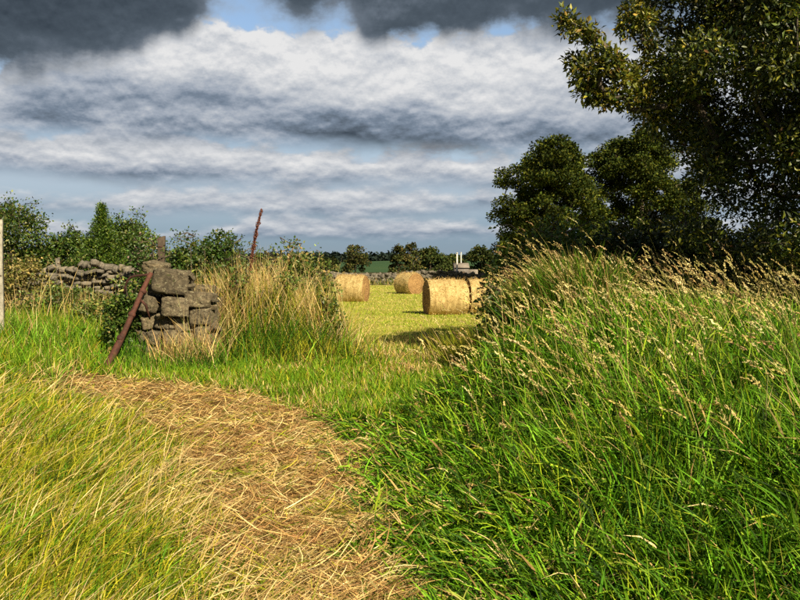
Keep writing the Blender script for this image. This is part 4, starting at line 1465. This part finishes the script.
def panicles(acc, tip, tan, az, length, spikes, col, spread=0.5, size=0.016, K=5, bend=0.55):
    """seed heads: a nodding rachis set with small spikelets"""
    N = len(tip)
    th0 = np.arccos(np.clip(tan[:, 2], -1, 1))
    f = np.sort(rng.uniform(0.02, 1, (N, spikes)), axis=1)
    th = th0[:, None] + bend * f
    ds = length[:, None] * np.diff(np.concatenate([np.zeros((N, 1)), f], 1), axis=1)
    d = np.stack([np.sin(th) * np.cos(az)[:, None], np.sin(th) * np.sin(az)[:, None], np.cos(th)], -1)
    cen = tip[:, None, :] + np.cumsum(d * ds[..., None], axis=1)
    prof = np.sin(PI * np.clip(f * 0.85 + 0.12, 0, 1))
    off = norm(rng.normal(0, 1, cen.shape)) * (prof * length[:, None] * 0.085 * spread * 2)[..., None]
    pos = (cen + off).reshape(-1, 3)
    dirs = (d * 1.6 + off / 0.02 * 0.5).reshape(-1, 3)
    M = len(pos)
    leaves(acc, pos - dirs * 0.002, np.repeat(size * (1 + 0 * length), spikes) * rng.uniform(0.7, 1.3, M), 0.38, np.repeat(col, spikes, axis=0) * np.exp(rng.normal(0, 0.15, (M, 1))), 0.2, 0, dirs=dirs * 2.0)
    # rachis
    return cen


def seed_grass(name, x, y, Lm, az, th, kap, headlen, spikes, label, colw=(3, 3, 2, 1), size=0.016, stemw=0.003, stemcol=None, matn='dry_straw', spread=0.5):
    a = Acc()
    n = len(x)
    c = pick(stemcol or [(0.40, 0.36, 0.10), (0.30, 0.30, 0.07), (0.55, 0.43, 0.18)], (1, 1, 1), n)
    tip, tan = blades(a, on_ground(x, y), Lm, stemw * wmul(y), az, th, kap, 5, c, 0.0, stem=True)
    panicles(a, tip, tan, az, headlen, spikes, pick(HEADS, colw, n), spread, size)
    a.obj(name, MAT[matn], None, kind='stuff', label=label, category='grass')


def bank_heads():
    x, y = wedge(2500, 4.4, 14.5, 430, 930)
    d = bank_d(x, y)
    patch = vnoise(x, y, 1.0, 7.0)
    ok = (d > 0.55) & (smoothstep(0.4, 2.0, d) * lerp(0.16, 1.0, smoothstep(4.6, 9.0, y)) * (0.75 + 0.4 * patch) > rng.uniform(0, 1, len(x)))
    x, y = x[ok], y[ok]
    n = len(x)
    az = R(175) + rng.normal(0, 0.6, n)
    th = np.clip(rng.normal(0.16, 0.16, n), 0, 0.6)
    seed_grass('seeding_grass', x, y, rng.uniform(0.50, 1.0, n), az, th, rng.uniform(0.1, 0.9, n), rng.uniform(0.10, 0.20, n), 32,
               'nodding straw coloured seed heads along the top of the right bank', size=0.021, stemw=0.0036, spread=0.26)


bank_heads()


def far_bank_tussocks():
    """taller wiry stems at the gap end of the bank and along its back edge"""
    x = np.concatenate([rng.normal(2.36, 0.28, 220), rng.uniform(2.0, 8.5, 300)])
    y = np.concatenate([rng.normal(12.6, 0.7, 220), rng.uniform(11.5, 14.4, 300)])
    n = len(x)
    seed_grass('wiry_grass', x, y, rng.uniform(0.85, 1.35, n) * np.where(rng.uniform(0, 1, n) < 0.12, 1.25, 1.0), R(170) + rng.normal(0, 0.35, n), np.clip(rng.normal(0.28, 0.16, n), 0, 0.8), rng.uniform(0.3, 0.9, n), rng.uniform(0.10, 0.18, n), 18,
               'wiry brown flowering grass leaning left at the gap end of the bank', colw=(2, 2, 1, 3), size=0.023, stemw=0.0036, spread=0.30)


far_bank_tussocks()


# dry standing grass on the gateway mound, round the stones and the left verge
def mound_grass():
    a = Acc()
    def batch(n, cx, cy, sx, sy, L0, L1, cols, w, lean=0.15, az0=None, width=0.0042):
        x = rng.normal(cx, sx, n)
        y = rng.normal(cy, sy, n)
        az = rng.uniform(0, 2 * PI, n) if az0 is None else rng.normal(az0, 0.7, n)
        blades(a, on_ground(x, y), rng.uniform(L0, L1, n), width * wmul(y) * rng.uniform(0.6, 1.2, n), az, np.abs(rng.normal(lean, 0.24, n)), rng.uniform(0.0, 0.9, n), 4, pick(cols, w, n, 0.28))
    YG = G_YEL
    batch(850, X(292, 15.0), 15.0, 0.42, 0.35, 0.7, 1.65, STRAW, (4, 2, 3, 0.5), 0.20, R(175))
    batch(480, X(318, 15.3), 15.1, 0.30, 0.35, 0.4, 1.0, STRAW, (4, 2, 3, 0.5), 0.3, R(20))
    batch(700, X(236, 14.6), 14.7, 0.45, 0.35, 0.7, 1.75, STRAW, (3, 2, 2, 1), 0.15)
    batch(460, X(212, 14.2), 14.3, 0.22, 0.2, 0.6, 1.60, STRAW, (3, 2, 2, 1), 0.12)
    batch(1200, X(235, 14.5), 14.6, 0.5, 0.3, 0.6, 1.55, YG, (3, 2, 1, 3), 0.2)
    batch(900, X(290, 14.9), 14.9, 0.5, 0.3, 0.5, 1.35, YG, (3, 2, 1, 3), 0.25)
    batch(2000, X(250, 14.2), 14.2, 0.8, 0.35, 0.2, 0.95, G_LUSH, (3, 3, 1, 4), 0.3, None, 0.006)
    batch(1300, X(262, 14.2), 14.2, 0.75, 0.40, 0.12, 0.62, YG, (3, 3, 2, 2), 0.2)
    batch(1500, X(312, 14.4), 14.4, 0.45, 0.4, 0.12, 0.55, YG, (3, 3, 2, 2), 0.3)
    batch(300, X(178, 13.0), 12.95, 0.18, 0.08, 0.3, 0.75, STRAW, (3, 3, 2, 1), 0.12)
    batch(480, X(200, 13.1), 13.0, 0.26, 0.10, 0.2, 0.6, G_LUSH, (3, 3, 2, 3), 0.3, None, 0.006)
    batch(260, X(132, 13.2), 13.2, 0.16, 0.12, 0.2, 0.6, G_LUSH, (3, 3, 2, 3), 0.3, None, 0.006)
    batch(130, X(205, 13.1), 13.0, 0.14, 0.08, 0.5, 1.15, STRAW, (3, 2, 2, 1), 0.2)
    batch(1200, X(170, 12.9), 12.85, 0.50, 0.14, 0.12, 0.36, G_LUSH, (2, 3, 3, 1), 0.25)
    batch(1000, X(60, 16), 16.0, 1.1, 1.2, 0.3, 0.75, YG, (3, 2, 1, 3), 0.25)
    batch(3200, X(34, 14.6), 14.6, 0.75, 1.0, 0.2, 0.6, G_LUSH, (2, 3, 3, 1), 0.35, None, 0.006)
    batch(420, X(40, 18.0), 18.0, 1.2, 0.7, 0.4, 0.95, STRAW, (3, 2, 2, 1), 0.2)
    batch(140, X(20, 14.6), 14.6, 0.6, 0.6, 0.4, 0.8, STRAW, (3, 2, 2, 2), 0.2)
    batch(260, X(112, 17.5), 17.5, 0.5, 0.7, 0.4, 0.9, STRAW, (3, 2, 2, 1), 0.2)
    batch(420, X(336, 16.2), 16.0, 0.45, 0.35, 0.15, 0.45, STRAW, (4, 2, 3, 0.5), 0.4)
    for q in range(26):
        batch(60, rng.uniform(-9, 14), 69.0, 0.7, 0.35, 0.2, 0.9, [(0.20, 0.17, 0.05), (0.10, 0.12, 0.02), (0.32, 0.25, 0.09)], (2, 3, 1), 0.3, None, 0.006)
    batch(900, X(478, 13.8), 13.8, 0.35, 0.5, 0.3, 0.8, YG, (3, 3, 2, 2), 0.3, R(180))
    a.obj('dry_tall_grass', MAT['dry_straw'], None, kind='stuff', label='tall dry grass on the mound by the gap and along the left wall', category='dry grass')
    # flowering stems that stand above it
    x = np.concatenate([rng.normal(X(296, 15), 0.42, 120), rng.uniform(X(196, 14.5), X(262, 14.5), 60), rng.uniform(X(10, 17), X(125, 17), 46)])
    y = np.concatenate([rng.normal(15.1, 0.3, 120), rng.normal(14.6, 0.25, 60), rng.uniform(15, 18, 46)])
    n = len(x)
    seed_grass('flowering_stems', x, y, rng.uniform(0.9, 1.5, n), rng.uniform(0, 2 * PI, n), np.abs(rng.normal(0.12, 0.1, n)), rng.uniform(0.1, 0.6, n), rng.uniform(0.12, 0.2, n), 22,
               'tall pale flowering grass stems over the left mound and verge', size=0.017, stemw=0.0034, stemcol=[(0.62, 0.47, 0.19), (0.50, 0.36, 0.13), (0.45, 0.40, 0.14)])


mound_grass()


# stubble and new growth on the mown field
def stubble():
    a = Acc()
    x, y = wedge(60000, 15.6, 66, 310, 520, 1.0)
    ok = (bank_d(x, y) < np.where(y < 20, 0.9, 90)) & (x > -2.6 - 0.1 * (y - 15))
    x, y = x[ok], y[ok]
    n = len(x)
    u = y + 0.35 * x
    sw = np.sin(u * 1.5 + 2 * vnoise(x, y, 0.3, 2.0)) + 0.6 * vnoise(x, y, 0.5, 3.0)
    dry = np.clip(0.32 + 0.30 * sw, 0.05, 0.95)
    dry = np.maximum(dry, 0.95 * smoothstep(20.5, 18.8, y) * smoothstep(15.5, 16.2, y) * smoothstep(-1.0, 0.2, x))
    k = rng.uniform(0, 1, n) < dry
    c = pick([(0.15, 0.24, 0.012), (0.23, 0.30, 0.02), (0.30, 0.33, 0.03)], (2, 3, 2), n)
    c[k] = pick([(0.48, 0.40, 0.12), (0.40, 0.35, 0.09), (0.56, 0.47, 0.20)], (2, 2, 1), k.sum())
    blades(a, on_ground(x, y, -0.005), (0.05 + 0.10 * smoothstep(20, 17, y)) * rng.uniform(0.6, 1.7, n), 0.0042 * (0.6 + y / 7.0), rng.uniform(0, 2 * PI, n), np.abs(rng.normal(0.4, 0.3, n)), rng.uniform(0, 0.7, n), 2, c)
    a.obj('stubble', MAT['grass_blade'], None, kind='stuff', label='mown stubble and new growth on the hay field', category='grass')


stubble()


# ------------------------------------------------------------------ single plants
def dock(px0, py0, px1, py1, Y, label):
    b = px2(px0, py0, Y)
    t = px2(px1, py1, Y)
    g = float(height(b[0], Y))
    e = empty('dock_plant', (b[0], Y, g), label, 'dock plant')
    a = Acc()
    s = np.linspace(0, 1, 12)[:, None]
    pts = np.array([b[0], Y, g]) * (1 - s) ** 1 + t * s
    pts[:, 0] -= 0.09 * np.sin(s[:, 0] * PI) * s[:, 0]
    tube(a, pts, np.linspace(0.011, 0.005, 12), 6)
    a.obj('stem', MAT['rust'], e)
    a = Acc()
    n = 1900
    f = rng.uniform(0.52, 1.0, n)
    p = np.stack([np.interp(f, s[:, 0], pts[:, k]) for k in range(3)], -1)
    wid = 0.034 * np.sin(PI * np.clip((f - 0.50) / 0.52, 0, 1)) ** 0.5 * (0.55 + 0.45 * np.cos(f * 70)) + 0.012
    off = norm(rng.normal(0, 1, (n, 3)))
    leaves(a, p + off * wid[:, None] * rng.uniform(0.3, 1, (n, 1)), 0.024, 0.75, pick([(0.16, 0.06, 0.04), (0.23, 0.09, 0.055), (0.10, 0.038, 0.028)], (2, 2, 1), n), 0.2, 0)
    a.obj('seed_spike', MAT['dry_straw'], e)
    for k in range(5):
        a = Acc()
        an = rng.uniform(0, 2 * PI)
        z_ = g + rng.uniform(0.1, 0.8)
        broad_leaf(a, np.array([b[0], Y, z_]), an, rng.uniform(0.18, 0.3), 0.30, (0.10, 0.13, 0.025) if k % 2 else (0.20, 0.10, 0.03), 0.8)
        a.obj('leaf', MAT['tree_leaf'], e)


def broad_leaf(a, root, az, L, asp, col, droop=0.6, th0=0.7):
    K = 7
    d0 = np.array([math.cos(az), math.sin(az), 0])
    s = np.array([-math.sin(az), math.cos(az), 0])
    p = np.array(root, float)
    V = []
    for i in range(K):
        f = i / (K - 1)
        w = L * asp * math.sin(PI * min(1, f * 0.93 + 0.05)) * 0.5
        V += [p - s * w + np.array([0, 0, w * 0.3]), p.copy(), p + s * w + np.array([0, 0, w * 0.3])]
        th = th0 + droop * f
        p = p + (d0 * math.sin(th) + np.array([0, 0, math.cos(th)])) * L / (K - 1)
    Q = []
    for i in range(K - 1):
        Q += [(3 * i, 3 * i + 1, 3 * i + 4, 3 * i + 3), (3 * i + 1, 3 * i + 2, 3 * i + 5, 3 * i + 4)]
    a.add(V, [np.array(Q)], np.array(col))


dock(243, 300, 262, 210, 15.0, 'tall red brown dock spike standing up against the sky')


def weed(name, px, py, Y, n, L, col, label, cat, asp=0.35):
    p = px2(px, py, Y)
    g = float(height(p[0], Y))
    e = empty(name, (p[0], Y, g), label, cat)
    top = max(0.12, p[2] - g)
    a = Acc()
    tube(a, [(p[0], Y, g - 0.03), (p[0] + 0.02, Y, g + top * 0.5), (p[0], Y, g + top)], [0.008, 0.006, 0.004], 5)
    a.obj('stem', MAT['bark'], e)
    for k in range(n):
        a = Acc()
        f = 0.35 + 0.65 * k / max(1, n - 1)
        broad_leaf(a, (p[0], Y, g + top * f), k * 2.4, L * rng.uniform(0.8, 1.2), asp, np.array(col) * rng.uniform(0.8, 1.2), 0.9)
        a.obj('leaf', MAT['tree_leaf'], e)


weed('dock_plant', 80, 334, 14.6, 6, 0.26, (0.16, 0.27, 0.03), 'pale green broad-leaved dock in the grass left of the rusty post', 'weed', 0.5)
weed('dock_plant', 118, 285, 15.0, 5, 0.24, (0.34, 0.34, 0.10), 'yellowing broad leaf showing left of the hook on the rusty post', 'weed', 0.5)
weed('dock_plant', 191, 247, 15.2, 6, 0.17, (0.30, 0.33, 0.06), 'bright yellow green leafy weed above the stone pile', 'weed', 0.5)
weed('nettle', 205, 250, 14.7, 9, 0.14, (0.10, 0.16, 0.025), 'upright leafy nettle just right of the stone pile', 'weed', 0.45)
weed('nettle', 232, 256, 14.5, 9, 0.14, (0.11, 0.17, 0.025), 'upright leafy nettle among the dry stems left of the dock spike', 'weed', 0.45)
